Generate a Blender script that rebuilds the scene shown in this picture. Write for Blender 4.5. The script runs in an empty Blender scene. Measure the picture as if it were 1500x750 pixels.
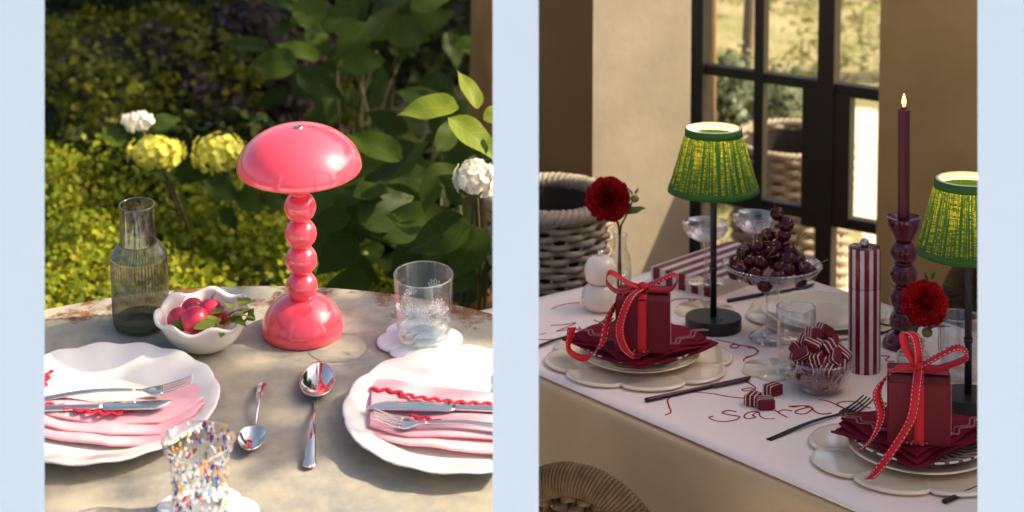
import bpy, math, random
import numpy as np
from mathutils import Vector, Matrix
random.seed(7); rng = np.random.default_rng(7)
sc = bpy.context.scene; COL = sc.collection
PI = math.pi; rad = math.radians

# ------------------------------------------------------------------ camera, sky, sun, exposure
F, YC, PITCH, CAMZ = 3000.0, -404.0, rad(6), 2.0
cd = bpy.data.cameras.new('camera'); cam = bpy.data.objects.new('camera', cd); COL.objects.link(cam)
cd.sensor_width = 36; cd.lens = 36 * F / 1500; cd.shift_y = -(375 - YC) / 1500
cd.clip_start = .05; cd.clip_end = 800
cam.location = (0, 0, CAMZ); cam.rotation_euler = (PI / 2 - PITCH, 0, 0)
cd.dof.use_dof = True; cd.dof.focus_distance = 2.88; cd.dof.aperture_fstop = 5.8
sc.camera = cam
SUN = Vector((.75, .07, .64)).normalized()
wd = bpy.data.worlds.new('World'); sc.world = wd; wd.use_nodes = True
bgn = wd.node_tree.nodes['Background']; sky = wd.node_tree.nodes.new('ShaderNodeTexSky')
sky.sky_type = 'NISHITA'; sky.sun_disc = False; sky.sun_elevation = math.asin(SUN.z)
sky.sun_rotation = math.atan2(SUN.x, SUN.y); sky.dust_density = 5; sky.air_density = .8; sky.ozone_density = .6
wd.node_tree.links.new(sky.outputs[0], bgn.inputs[0]); bgn.inputs[1].default_value = .15
sl = bpy.data.lights.new('sun', 'SUN'); sl.energy = 5.0; sl.angle = rad(.55); sl.color = (1, .86, .64)
so = bpy.data.objects.new('sun', sl); COL.objects.link(so); so.rotation_euler = SUN.to_track_quat('Z', 'Y').to_euler()
so.location = (6, 1, 6)
sc.view_settings.view_transform = 'Standard'; sc.view_settings.look = 'None'
sc.view_settings.exposure = 0.80; sc.view_settings.gamma = 1
sc.render.engine = 'CYCLES'; sc.cycles.use_denoising = True
sc.cycles.max_bounces = 14; sc.cycles.transparent_max_bounces = 24; sc.cycles.transmission_bounces = 12
sc.cycles.caustics_reflective = False; sc.cycles.caustics_refractive = False; sc.cycles.sample_clamp_indirect = 4

# ------------------------------------------------------------------ pixel -> place
CP = Vector((0, 0, CAMZ)); FW = Vector((0, math.cos(PITCH), -math.sin(PITCH))); UP = Vector((0, math.sin(PITCH), math.cos(PITCH)))
def ray(px, py): return Vector(((px - 750) / F, 0, 0)) - UP * ((py - YC) / F) + FW
def world(px, py, depth): return CP + ray(px, py) * depth
def worldz(px, py, z):
    r = ray(px, py); return CP + r * ((z - CAMZ) / r.z)
def worldy(px, py, y):
    r = ray(px, py); return CP + r * (y / r.y)
def row(w):
    w = w - CP; return YC - F * w.dot(UP) / w.dot(FW)
class Frame:
    def __init__(s, px, py, depth, tilt):
        s.o = world(px, py, depth); t = rad(tilt)
        s.x = Vector((1, 0, 0)); s.y = Vector((0, math.cos(t), math.sin(t))); s.z = Vector((0, -math.sin(t), math.cos(t)))
        s.M = Matrix.Translation(s.o) @ Matrix.Rotation(t, 4, 'X')
    def uvt(s, px, py, h=0):
        r = ray(px, py); o = s.o + s.z * h; t = (o - CP).dot(s.z) / r.dot(s.z); w = CP + r * t - s.o
        return w.dot(s.x), w.dot(s.y), t
    def uv(s, px, py, h=0): return s.uvt(px, py, h)[:2]
    def sc(s, px, py, h=0): return F / s.uvt(px, py, h)[2]          # pixels per metre there
    def P(s, u, v, h): return s.o + s.x * u + s.y * v + s.z * h
    def up(s, px, py, top, h=0):                                    # height above h of the point seen at row `top`
        u, v = s.uv(px, py, h); lo, hi = 0, 2
        for _ in range(40):
            m = (lo + hi) / 2
            if row(s.P(u, v, h + m)) > top: lo = m
            else: hi = m
        return lo
    def at(s, px, py, h=0, rz=0):
        u, v = s.uv(px, py, h); return s.M @ Matrix.Translation((u, v, h)) @ Matrix.Rotation(rz, 4, 'Z')
    def along(s, p0, p1, h=0, roll=0, pitch=0):                     # a frame at p0 with +x towards p1, and the distance
        a = Vector(s.uv(*p0, h)); b = Vector(s.uv(*p1, h)); d = b - a
        m = s.M @ Matrix.Translation((a.x, a.y, h)) @ Matrix.Rotation(math.atan2(d.y, d.x), 4, 'Z') @ Matrix.Rotation(-pitch, 4, 'Y') @ Matrix.Rotation(roll, 4, 'X')
        return m, d.length
L = Frame(393, 606, 2.55, 5)       # top of the garden table
R = Frame(1045, 478, 3.45, -5)     # top of the dining table

# ------------------------------------------------------------------ mesh helpers
def obj(name, vf, mat, parent=None, mw=None, smooth=True, label=None, kind=None, midx=None, auto=None):
    if isinstance(vf, bpy.types.Mesh): me = vf
    else:
        V, Fc = vf; me = bpy.data.meshes.new(name)
        me.from_pydata([tuple(v) for v in V], [], [tuple(f) for f in Fc]); me.update()
        for m in (mat if isinstance(mat, (list, tuple)) else [mat]): me.materials.append(m)
        if midx is not None: me.polygons.foreach_set('material_index', midx)
        if smooth: me.shade_smooth()
        if auto: me.set_sharp_from_angle(angle=rad(auto))
    o = bpy.data.objects.new(name, me); COL.objects.link(o)
    if parent: o.parent = parent
    if mw is not None: o.matrix_basis = mw
    if label: o['label'] = label
    if kind: o['kind'] = kind
    return o
def tag(o, label, cat, group=None):
    o['label'] = label; o['category'] = cat
    if group: o['group'] = group
    return o
def thing(name, label, cat, mw, group=None):
    o = bpy.data.objects.new(name, None); COL.objects.link(o); o.empty_display_size = .02; o.matrix_basis = mw
    return tag(o, label, cat, group)
def T(x=0, y=0, z=0): return Matrix.Translation((x, y, z))
def RZ(a): return Matrix.Rotation(a, 4, 'Z')
def RX(a): return Matrix.Rotation(a, 4, 'X')
def RY(a): return Matrix.Rotation(a, 4, 'Y')
def S(x, y, z): return Matrix.Diagonal((x, y, z, 1))
def xf(vf, m): return [m @ Vector(v) for v in vf[0]], vf[1]
def join(*parts):
    V, Fc = [], []
    for v, f in parts:
        b = len(V); V += list(v); Fc += [tuple(i + b for i in q) for q in f]
    return V, Fc
def lathe(prof, n=48, fn=None, a0=0, a1=2 * PI):
    V, Fc = [], []; full = abs(a1 - a0 - 2 * PI) < 1e-6; m = n if full else n + 1
    for i, (r, z) in enumerate(prof):
        for k in range(m):
            a = a0 + (a1 - a0) * k / n; rr, zz = (r, z) if fn is None else fn(a, r, z, i)
            V.append((rr * math.cos(a), rr * math.sin(a), zz))
    for i in range(len(prof) - 1):
        for k in range(n):
            k2 = (k + 1) % m; Fc.append((i * m + k, i * m + k2, (i + 1) * m + k2, (i + 1) * m + k))
    return V, Fc
def box(x0, x1, y0, y1, z0, z1, b=0):
    if b <= 0:
        V = [(x, y, z) for z in (z0, z1) for y in (y0, y1) for x in (x0, x1)]
        return V, [(0, 2, 3, 1), (4, 5, 7, 6), (0, 1, 5, 4), (2, 6, 7, 3), (0, 4, 6, 2), (1, 3, 7, 5)]
    def ring(z, i):
        i2 = i; return [(x0 + i + b, y0 + i, z), (x1 - i - b, y0 + i, z), (x1 - i, y0 + i + b, z), (x1 - i, y1 - i - b, z), (x1 - i - b, y1 - i, z), (x0 + i + b, y1 - i, z), (x0 + i, y1 - i - b, z), (x0 + i, y0 + i + b, z)]
    V = ring(z0, b) + ring(z0 + b, 0) + ring(z1 - b, 0) + ring(z1, b); Fc = []
    for i in range(3):
        for k in range(8): Fc.append((i * 8 + k, i * 8 + (k + 1) % 8, i * 8 + 8 + (k + 1) % 8, i * 8 + 8 + k))
    Fc += [tuple(range(7, -1, -1)), tuple(range(24, 32))]
    return V, Fc
def tube(path, r, k=8, closed=False, flat=1.0):
    P = [Vector(p) for p in path]; n = len(P); V, Fc = [], []
    rr = r if hasattr(r, '__len__') else [r] * n
    up = Vector((0, 0, 1)); N = None
    for i in range(n):
        a = P[(i - 1) % n] if (closed or i > 0) else P[0]; c = P[(i + 1) % n] if (closed or i < n - 1) else P[-1]
        t = (c - a); t = t.normalized() if t.length > 1e-9 else Vector((1, 0, 0))
        if N is None: N = up.cross(t); N = N.normalized() if N.length > 1e-4 else Vector((1, 0, 0)).cross(t).normalized()
        else: N = (N - t * N.dot(t)).normalized()
        B = t.cross(N)
        for j in range(k):
            q = 2 * PI * j / k; V.append(P[i] + N * (math.cos(q) * rr[i]) + B * (math.sin(q) * rr[i] * flat))
    for i in range(n if closed else n - 1):
        for j in range(k):
            i2 = (i + 1) % n; Fc.append((i * k + j, i * k + (j + 1) % k, i2 * k + (j + 1) % k, i2 * k + j))
    if not closed: Fc += [tuple(range(k - 1, -1, -1)), tuple(range((n - 1) * k, n * k))]
    return V, Fc
def grid(fn, nu, nv, th=0):
    """fn(s,t)->point; th>0 closes it into a thin slab"""
    V = [Vector(fn(i / nu, j / nv)) for j in range(nv + 1) for i in range(nu + 1)]; w = nu + 1
    Fc = [(j * w + i, j * w + i + 1, (j + 1) * w + i + 1, (j + 1) * w + i) for j in range(nv) for i in range(nu)]
    if th:
        b = len(V); nr = [Vector((0, 0, 0)) for _ in V]
        for q in Fc:
            nn = (V[q[1]] - V[q[0]]).cross(V[q[3]] - V[q[0]])
            for i in q: nr[i] += nn
        V += [v - n.normalized() * th for v, n in zip(V[:b], nr)]
        Fc += [tuple(i + b for i in reversed(q)) for q in Fc[:nu * nv]]
        bd = [(i, i + 1) for i in range(nu)] + [(j * w + nu, (j + 1) * w + nu) for j in range(nv)] + [(nv * w + i + 1, nv * w + i) for i in range(nu)][::-1] + [((j + 1) * w, j * w) for j in range(nv)][::-1]
        Fc += [(a, a + b, c + b, c) for a, c in bd]
    return V, Fc
def spline(pts, n):
    """Catmull-Rom through pts (any dimension), n samples"""
    P = [np.array(p, float) for p in pts]; P = [2 * P[0] - P[1]] + P + [2 * P[-1] - P[-2]]; out = []; m = len(P) - 3
    for i in range(n):
        x = i / (n - 1) * m; k = min(int(x), m - 1); t = x - k; a, b, c, d = P[k:k + 4]
        out.append(.5 * ((2 * b) + (c - a) * t + (2 * a - 5 * b + 4 * c - d) * t * t + (3 * b - a - 3 * c + d) * t ** 3))
    return out
def polyat(pts, t):
    x = t * (len(pts) - 1); i = min(int(x), len(pts) - 2); f = x - i
    return tuple(a + (b - a) * f for a, b in zip(pts[i], pts[i + 1]))
def ribbon(path, wdir, width, th=.0006, n=40):
    """strip along a smooth path; wdir = list of width directions (interpolated)"""
    P = [Vector(p) for p in spline(path, n)]; W = [Vector(p).normalized() for p in spline(wdir, n)]
    return grid(lambda s, t: P[round(s * (n - 1))] + W[round(s * (n - 1))] * (t - .5) * width, n - 1, 2, th)
def ball(r, n=20, m=12, sx=1, sy=1, sz=1):
    return xf(lathe([(max(1e-5, r * math.sin(PI * i / m)), -r * math.cos(PI * i / m)) for i in range(m + 1)], n), S(sx, sy, sz))

# ------------------------------------------------------------------ materials
def nodes(name):
    m = bpy.data.materials.new(name); m.use_nodes = True; nt = m.node_tree
    return m, nt, nt.nodes['Principled BSDF'], (lambda a, b: nt.links.new(a, b))
def noise(nt, scale, detail=4, src='Object', rough=.6, stretch=None):
    tc = nt.nodes.new('ShaderNodeTexCoord'); n = nt.nodes.new('ShaderNodeTexNoise'); n.inputs['Scale'].default_value = scale
    n.inputs['Detail'].default_value = detail; n.inputs['Roughness'].default_value = rough
    if stretch:
        mp = nt.nodes.new('ShaderNodeMapping'); mp.inputs['Scale'].default_value = stretch
        nt.links.new(tc.outputs[src], mp.inputs[0]); nt.links.new(mp.outputs[0], n.inputs[0])
    else: nt.links.new(tc.outputs[src], n.inputs[0])
    return n.outputs['Fac']
def ramp(nt, fac, stops):
    r = nt.nodes.new('ShaderNodeValToRGB'); e = r.color_ramp.elements
    while len(e) < len(stops): e.new(.5)
    for el, (p, c) in zip(e, stops): el.position = p; el.color = (*c, 1) if len(c) == 3 else c
    nt.links.new(fac, r.inputs[0]); return r.outputs[0]
def mixc(nt, fac, a, b):
    m = nt.nodes.new('ShaderNodeMix'); m.data_type = 'RGBA'
    for v, s in ((fac, m.inputs['Factor']), (a, m.inputs['A']), (b, m.inputs['B'])):
        if hasattr(v, 'links'): nt.links.new(v, s)
        elif isinstance(v, (int, float)): s.default_value = v
        else: s.default_value = (*v, 1)
    return m.outputs['Result']
def bump(nt, b, h, strength=.3, dist=.002):
    n = nt.nodes.new('ShaderNodeBump'); n.inputs['Strength'].default_value = strength; n.inputs['Distance'].default_value = dist
    nt.links.new(h, n.inputs['Height']); nt.links.new(n.outputs[0], b.inputs['Normal'])
def mt(name, col, rough=.5, metal=0, var=None, vs=8, bs=None, bst=.2, bd=.001, coat=0, sss=0, sheen=0, spec=.5, stretch=None):
    m, nt, b, ln = nodes(name)
    b.inputs['Base Color'].default_value = (*col, 1); b.inputs['Roughness'].default_value = rough; b.inputs['Metallic'].default_value = metal
    b.inputs['Coat Weight'].default_value = coat; b.inputs['Coat Roughness'].default_value = .04; b.inputs['Specular IOR Level'].default_value = spec
    if sss: b.inputs['Subsurface Weight'].default_value = sss; b.inputs['Subsurface Radius'].default_value = (.01, .006, .004); b.inputs['Subsurface Scale'].default_value = .5
    if sheen: b.inputs['Sheen Weight'].default_value = sheen
    if var: ln(ramp(nt, noise(nt, vs, 5, stretch=stretch), [(.3, col), (.7, var)]), b.inputs['Base Color'])
    if bs: bump(nt, b, noise(nt, bs, 4, stretch=stretch), bst, bd)
    return m
def thin_glass(name, tint=(1, 1, 1), base=.04, edge=.9, rough=.02, power=4):
    """thin clear wall: lets light straight through, reflects more at grazing angles"""
    m, nt, b, ln = nodes(name); nt.nodes.remove(b); out = nt.nodes['Material Output']
    t = nt.nodes.new('ShaderNodeBsdfTransparent'); t.inputs[0].default_value = (*tint, 1)
    g = nt.nodes.new('ShaderNodeBsdfGlossy'); g.inputs['Roughness'].default_value = rough; g.inputs[0].default_value = (1, 1, 1, 1)
    lw = nt.nodes.new('ShaderNodeLayerWeight'); lw.inputs['Blend'].default_value = .5
    p = nt.nodes.new('ShaderNodeMath'); p.operation = 'POWER'; p.inputs[1].default_value = power; ln(lw.outputs['Facing'], p.inputs[0])
    mr = nt.nodes.new('ShaderNodeMapRange'); mr.inputs['To Min'].default_value = base; mr.inputs['To Max'].default_value = edge; ln(p.outputs[0], mr.inputs['Value'])
    mx = nt.nodes.new('ShaderNodeMixShader'); ln(mr.outputs[0], mx.inputs[0]); ln(t.outputs[0], mx.inputs[1]); ln(g.outputs[0], mx.inputs[2])
    ln(mx.outputs[0], out.inputs['Surface']); return m
def glass(name, col=(1, 1, 1), ior=1.45, rough=.01):
    m, nt, b, ln = nodes(name); nt.nodes.remove(b)
    g = nt.nodes.new('ShaderNodeBsdfGlass'); g.inputs['Color'].default_value = (*col, 1); g.inputs['IOR'].default_value = ior; g.inputs['Roughness'].default_value = rough
    ln(g.outputs[0], nt.nodes['Material Output'].inputs['Surface']); return m
def leafmat(name, cols, trans=.35, rough=.55, spec=.15):
    """leaf colour varies leaf by leaf; light shines through a little"""
    m, nt, b, ln = nodes(name); g = nt.nodes.new('ShaderNodeNewGeometry'); oi = nt.nodes.new('ShaderNodeObjectInfo')
    ad = nt.nodes.new('ShaderNodeMath'); ad.operation = 'ADD'; ln(g.outputs['Random Per Island'], ad.inputs[0]); ln(oi.outputs['Random'], ad.inputs[1])
    fr = nt.nodes.new('ShaderNodeMath'); fr.operation = 'FRACT'; ln(ad.outputs[0], fr.inputs[0])
    c = ramp(nt, fr.outputs[0], [(i / max(1, len(cols) - 1), k) for i, k in enumerate(cols)])
    b.inputs['Roughness'].default_value = rough; b.inputs['Specular IOR Level'].default_value = spec; ln(c, b.inputs['Base Color'])
    tr = nt.nodes.new('ShaderNodeBsdfTranslucent'); ln(c, tr.inputs[0]); mx = nt.nodes.new('ShaderNodeMixShader'); mx.inputs[0].default_value = trans
    ln(b.outputs[0], mx.inputs[1]); ln(tr.outputs[0], mx.inputs[2]); ln(mx.outputs[0], nt.nodes['Material Output'].inputs['Surface']); return m
def veined(m, amt, vein, blotch):
    nt = m.node_tree; ln = nt.links.new; b = nt.nodes['Principled BSDF']; src = b.inputs['Base Color'].links[0].from_socket
    tc = nt.nodes.new('ShaderNodeTexCoord'); sp = nt.nodes.new('ShaderNodeSeparateXYZ'); ln(tc.outputs['Object'], sp.inputs[0])
    def mth(op, a, c=None):
        q = nt.nodes.new('ShaderNodeMath'); q.operation = op
        for i, v in enumerate((a, c)):
            if v is None: continue
            if isinstance(v, (int, float)): q.inputs[i].default_value = v
            else: ln(v, q.inputs[i])
        return q.outputs[0]
    ay = mth('ABSOLUTE', sp.outputs[1]); ph = mth('FRACT', mth('MULTIPLY', mth('SUBTRACT', sp.outputs[0], mth('MULTIPLY', ay, .95)), 8.0))
    side = mth('LESS_THAN', ph, .12); mid = mth('LESS_THAN', ay, .012); v = mth('MAXIMUM', side, mid)
    pat = noise(nt, 5, 3)
    c = mixc(nt, mth('MULTIPLY', v, amt), src, vein); c2 = mixc(nt, mth('MULTIPLY', pat, .35), c, blotch)
    ln(c2, b.inputs['Base Color']); bump(nt, b, v, -.5, .01)
    for n in nt.nodes:
        if n.type == 'BSDF_TRANSLUCENT': ln(c2, n.inputs[0])
def emit(name, col, st):
    m, nt, b, ln = nodes(name); b.inputs['Base Color'].default_value = (*col, 1); b.inputs['Emission Color'].default_value = (*col, 1); b.inputs['Emission Strength'].default_value = st; return m

PALE = mt('pale_blue_border', (.505, .597, .690), .9, spec=.1)
PINK = mt('pink_lacquer', (.90, .068, .105), .16, coat=1)
CERAM = mt('white_glazed_ceramic', (.86, .80, .72), .18, coat=.6, var=(.80, .74, .66), vs=6)
WHITE = mt('white_enamel', (.80, .79, .77), .25, coat=.3)
STEEL = mt('polished_steel', (.90, .83, .72), .07, 1)
PINKCL = mt('pink_linen', (.75, .34, .38), .9, var=(.82, .42, .46), vs=30, bs=900, bst=.25, sheen=.2)
CREAMCL = mt('cream_linen', (.85, .72, .58), .9, bs=900, bst=.2)
REDTRIM = mt('red_braid', (.62, .004, .03), .8, bs=1200, bst=.3)
CLEAR = thin_glass('clear_glass', (.985, .99, .985), .05, .85, power=3)
SMOKE = thin_glass('smoked_glass', (.60, .60, .53), .09, .6, power=2.5)
WATER = thin_glass('water_surface', (.93, .96, .97), .06, .8)
SMOKEWATER = thin_glass('water_in_smoked_glass', (.72, .73, .66), .03, .3)
CRYSTAL = thin_glass('cut_crystal', (.95, .93, .94), .10, .9, power=2)

def zinc():
    m, nt, b, ln = nodes('weathered_zinc'); tc = nt.nodes.new('ShaderNodeTexCoord')
    big = noise(nt, 4.5, 7, rough=.7); fine = noise(nt, 45, 6, rough=.7); streak = noise(nt, 11, 7, rough=.75, stretch=(1, 1.4, 1))
    c = ramp(nt, big, [(.36, (.12, .14, .15)), (.46, (.22, .215, .19)), (.54, (.34, .29, .205)), (.68, (.48, .41, .28))])
    c = mixc(nt, .35, c, ramp(nt, streak, [(.3, (.16, .175, .175)), (.7, (.46, .41, .30))]))
    c = mixc(nt, ramp(nt, fine, [(.42, (0, 0, 0)), (.75, (.5, .5, .5))]), c, (.42, .38, .30))
    ln_ = nt.nodes.new('ShaderNodeVectorMath'); ln_.operation = 'LENGTH'; ln(tc.outputs['Object'], ln_.inputs[0])
    mr = nt.nodes.new('ShaderNodeMapRange'); mr.inputs['From Min'].default_value = .50; mr.inputs['From Max'].default_value = .66; mr.inputs['To Max'].default_value = .20
    ln(ln_.outputs['Value'], mr.inputs['Value'])
    sp = noise(nt, 13, 8, rough=.75); ad = nt.nodes.new('ShaderNodeMath'); ad.operation = 'ADD'; ln(sp, ad.inputs[0]); ln(mr.outputs[0], ad.inputs[1])
    rf = ramp(nt, ad.outputs[0], [(.645, (0, 0, 0)), (.74, (1, 1, 1))])
    rc = ramp(nt, fine, [(.35, (.05, .022, .01)), (.65, (.22, .075, .018))])
    c = mixc(nt, rf, c, rc); ln(c, b.inputs['Base Color'])
    ln(ramp(nt, big, [(.3, (.42,) * 3), (.7, (.62,) * 3)]), b.inputs['Roughness']); b.inputs['Specular IOR Level'].default_value = .35
    bump(nt, b, fine, .25, .0015); return m
ZINC = zinc()

# ------------------------------------------------------------------ setting: ground, added bounce slab, border board
GROUND = mt('dry_soil', (.07, .055, .03), .95, var=(.12, .10, .05), vs=1.5, bs=30, bst=.5)
GRASS = mt('sunny_dry_grass', (.17, .15, .055), .95, var=(.30, .23, .13), vs=2.2, bs=25, bst=.6, bd=.03)
PATH = mt('pale_gravel', (.60, .53, .42), .9, var=(.70, .62, .50), vs=9, bs=60, bst=.3)
BOUNCEPAVE = mt('pale_bounce_slab', (.70, .72, .75), .85, var=(.75, .77, .80), vs=3, bs=40)
def struct(name, vf, mat, **k):
    o = obj(name, vf, mat, kind='structure', **k); return o
struct('ground', ([(-400, -400, 0), (400, -400, 0), (400, 400, 0), (-400, 400, 0)], [(0, 1, 2, 3)]), GROUND, smooth=False)
struct('bounce_slab', box(-8, 8, -8, 2.05, .004, .012), BOUNCEPAVE, smooth=False)  # unseen pale slab added to bounce light onto the border board
YW = 2.165
WZ = 1.54
def edge(px):                   # x of a border edge at the floor and at the top (the openings taper very slightly)
    a = worldy(px, 0, YW); b = worldy(px, 750, YW); k = (b.x - a.x) / (b.z - a.z); return a.x - a.z * k, a.x + (WZ - a.z) * k
e = [edge(65.3), edge(721.7), edge(789), edge(1432)]
def panel(xa, xb, sa, sb):      # upright board, its edges splayed like a window reveal
    V = []
    for i, z in ((0, 0), (1, WZ)): V += [(xa[i], YW, z), (xb[i], YW, z), (xb[i] + sb, YW + .03, z), (xa[i] + sa, YW + .03, z)]
    return V, [(0, 3, 2, 1), (4, 5, 6, 7), (0, 1, 5, 4), (1, 2, 6, 5), (2, 3, 7, 6), (3, 0, 4, 7)]
wl = struct('border_board', join(panel((-.64, -.64), e[0], 0, -.011), panel(e[1], e[2], .004, -.004), panel(e[3], (.64, .64), .011, 0), box(-.64, .64, YW, YW + .03, WZ, WZ + .06)), PALE, smooth=False)  # pale border round the two scenes, added as an upright board
wl['label'] = 'added pale blue border board around the two scenes'

# ------------------------------------------------------------------ garden table and what stands on it
ca = L.uv(65, 452); cb = L.uv(400, 417); cc = L.uv(722, 458)
d_ = 2 * (ca[0] * (cb[1] - cc[1]) + cb[0] * (cc[1] - ca[1]) + cc[0] * (ca[1] - cb[1]))
q2 = [p[0] ** 2 + p[1] ** 2 for p in (ca, cb, cc)]
tcx = (q2[0] * (cb[1] - cc[1]) + q2[1] * (cc[1] - ca[1]) + q2[2] * (ca[1] - cb[1])) / d_
tcy = (q2[0] * (cc[0] - cb[0]) + q2[1] * (ca[0] - cc[0]) + q2[2] * (cb[0] - ca[0])) / d_
tr_ = math.hypot(ca[0] - tcx, ca[1] - tcy)
tm = L.M @ T(tcx, tcy, 0)
tab = thing('garden_table', 'weathered grey zinc garden table with rusty rounded edge among the plants', 'table', tm)
cutx = (-.004 - L.o.x) - tcx; cuty = -.232 - tcy
outl = []
N = 160
for k in range(N):
    a = 2 * PI * k / N; outl.append([min(cutx, tr_ * math.cos(a)), max(cuty, tr_ * math.sin(a))])
def slab(outline, levels):
    n = len(outline); V, Fc = [], []
    cx = sum(p[0] for p in outline) / n; cy = sum(p[1] for p in outline) / n
    for ins, z in levels:
        for x, y in outline:
            d = math.hypot(x - cx, y - cy); f = max(0, 1 - ins / d); V.append((cx + (x - cx) * f, cy + (y - cy) * f, z))
    for i in range(len(levels) - 1):
        for k in range(n): Fc.append((i * n + k, i * n + (k + 1) % n, (i + 1) * n + (k + 1) % n, (i + 1) * n + k))
    Fc += [tuple(range(n - 1, -1, -1)), tuple((len(levels) - 1) * n + k for k in range(n))]
    return V, Fc
obj('tabletop', slab(outl, [(.012, -.03), (0, -.026), (0, -.004), (.004, 0)]), ZINC, tab, auto=35)
RUSTM = mt('rusty_iron', (.09, .045, .025), .7, var=(.2, .08, .03), vs=30)
for (x, y) in ((-.42, -.0), (.15, .05), (-.25, .42), (.12, .38)):
    hgt = (L.M @ T(tcx, tcy, 0) @ Vector((x, y, 0))).z
    obj('leg', tube([(x, y, -.028), (x * 1.05, y * 1.05, -hgt + .02)], .018), RUSTM, tab)

# pink lamp
bp = (443.5, 486); s0 = L.sc(*bp)
lamp = thing('table_lamp', 'glossy pink table lamp with mushroom dome shade and stacked ball stem', 'lamp', L.at(*bp))
hb = [L.up(*bp, y) for y in (419, 380, 342, 303)]; br = .0215; R0 = 60 / s0
base_top = hb[0] - br * .72
obj('base', lathe([(1e-4, 0), (R0 * .96, 0), (R0, .004)] + [(R0 * math.cos(q), .006 + (base_top - .003) * math.sin(q)) for q in np.linspace(.06, 1.5, 16)] + [(1e-4, base_top + .003)], 64), PINK, lamp)
for h in hb: obj('stem_ball', xf(ball(br, 32, 20), T(0, 0, h)), PINK, lamp)
hr = L.up(*bp, 242); ht = L.up(*bp, 187)
sd = F / ((L.M @ Vector((*L.uv(*bp), hr)) - CP).dot(FW)); RD = 92 / sd
obj('collar', lathe([(.012, hb[3] + br * .85), (.013, hb[3] + br * 1.05), (.02, hb[3] + br * 1.3), (.02, hr + .012)], 32), PINK, lamp)
dh = ht - hr + .001; z0 = hr - .001
dome = [(RD * math.sin(q), z0 + dh * (math.cos(q) - math.cos(1.50)) / (1 - math.cos(1.50))) for q in np.linspace(.02, 1.50, 26)]
dome = [(r, z) for r, z in dome]; inn = [(r * .965, z - .004) for r, z in reversed(dome)]
obj('shade', lathe(dome + [(RD * .995, z0 - .002)] + inn, 96), PINK, lamp)
zt = dome[0][1]
obj('touch_button', lathe([(1e-4, zt + .0012), (.0035, zt + .0012), (.0042, zt + .0022), (.0058, zt + .0018), (.0062, zt - .001)], 24), mt('brushed_ring', (.55, .45, .35), .3, 1), lamp)

# carafe
bc = (207, 476); s0 = L.sc(*bc); ca_ = thing('carafe', 'ribbed smoky grey glass carafe half full of water', 'carafe', L.at(*bc))
hN = L.up(*bc, 300); hS = L.up(*bc, 358); hB = L.up(*bc, 372); rb = 40.5 / s0; rn = 25.5 / s0
rib = lambda a, r, z, i: (r * (1 + .022 * math.cos(52 * a)) if r > rn * 1.03 else r, z)
obj('ribbed_body', lathe([(1e-4, .004), (rb * .9, .003), (rb * .97, .008), (rb, .02), (rb, hB - .006), (rb * .985, hB), (rb * .93, hB + .004), (rn * 1.05, hS + .004)], 312, rib), SMOKE, ca_)
obj('thick_foot', lathe([(rb * .55, .001), (rb * .9, .0005), (rb * .97, .006), (rb * .93, .011), (rb * .5, .012)], 48), thin_glass('smoked_foot', (.35, .37, .33), .06, .6), ca_)
obj('neck', lathe([(rn * 1.05, hS + .002), (rn, hS + .006), (rn, hN)], 64), SMOKE, ca_)
obj('rim', tube([(rn * .98 * math.cos(q), rn * .98 * math.sin(q), hN) for q in np.linspace(0, 2 * PI, 49)[:-1]], .0009, 6, True), mt('dark_glass_rim', (.03, .03, .025), .08, coat=1), ca_)
hw = L.up(*bc, 438)
obj('water', lathe([(1e-4, .014), (rb * .93, .014), (rb * .96, .02), (rb * .96, hw), (1e-4, hw)], 64), SMOKEWATER, ca_)

# ruffled bowl, radishes
bb = (299, 506); s0 = L.sc(*bb); bowl = thing('ruffled_bowl', 'small white ceramic bowl with ruffled rim holding radishes', 'bowl', L.at(*bb))
hr_ = L.up(*bb, 456) - .002; rr_ = 68 / s0
def ruf(a, r, z, i):
    w = max(0, (z / hr_ - .62) / .38); k = math.cos(7 * a + .6)
    return r * (1 + .03 * w * k), z + .0035 * w * math.cos(7 * a + 2.2)
prof = [(1e-4, .001), (rr_ * .42, .0), (rr_ * .5, .003), (rr_ * .68, hr_ * .22), (rr_ * .84, hr_ * .48), (rr_ * .93, hr_ * .75), (rr_ * .97, hr_ * .9), (rr_ * 1.03, hr_)]
inn = [(r * .95, z + .004) for r, z in reversed(prof)]
obj('bowl_body', lathe(prof + [(rr_ * 1.025, hr_ + .003)] + inn, 112, ruf), CERAM, bowl)
RADM = mt('radish_skin', (.50, .006, .035), .3, coat=.3, var=(.66, .03, .075), vs=25, sss=.1)
ROOTM = mt('radish_root', (.85, .6, .55), .5)
LEAF1 = leafmat('radish_leaf', [(.10, .17, .02), (.26, .33, .05), (.36, .42, .12)], .3)
def leafmesh(name, lw=.5, fold=.25, curl=.25, jag=0, nu=8, nv=4):
    def fn(s, t):
        w = (math.sin(PI * min(1, s * 1.02) ** .75) ** .9) * lw * .5 + .004
        if jag: w *= 1 + jag * math.sin(s * 38)
        y = (t - .5) * 2 * w; return (s, y, abs(y) * fold - curl * s * s + .02 * math.sin(s * 11 + t * 5))
    V, Fc = grid(fn, nu, nv); me = bpy.data.meshes.new(name); me.from_pydata([tuple(v) for v in V], [], Fc); me.shade_smooth(); return me
def leafme(name, mat, **k):
    me = leafmesh(name, **k); me.materials.append(mat); return me
rads = [(257, 468, .030, 1.0, 'radish leaning on the left ruffle of the white bowl'), (279, 453, .034, .95, 'radish at the back of the bowl behind the cracked one'), (285, 469, .043, 1.12, 'large radish with pale cracks at the front of the bowl'),
        (309, 457, .040, 1.08, 'big red radish with a small green stalk behind it'), (297, 480, .024, .85, 'half hidden radish low in the bowl near the leaves'), (333, 466, .026, .6, 'small radish peeping out behind the leaves')]
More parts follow.
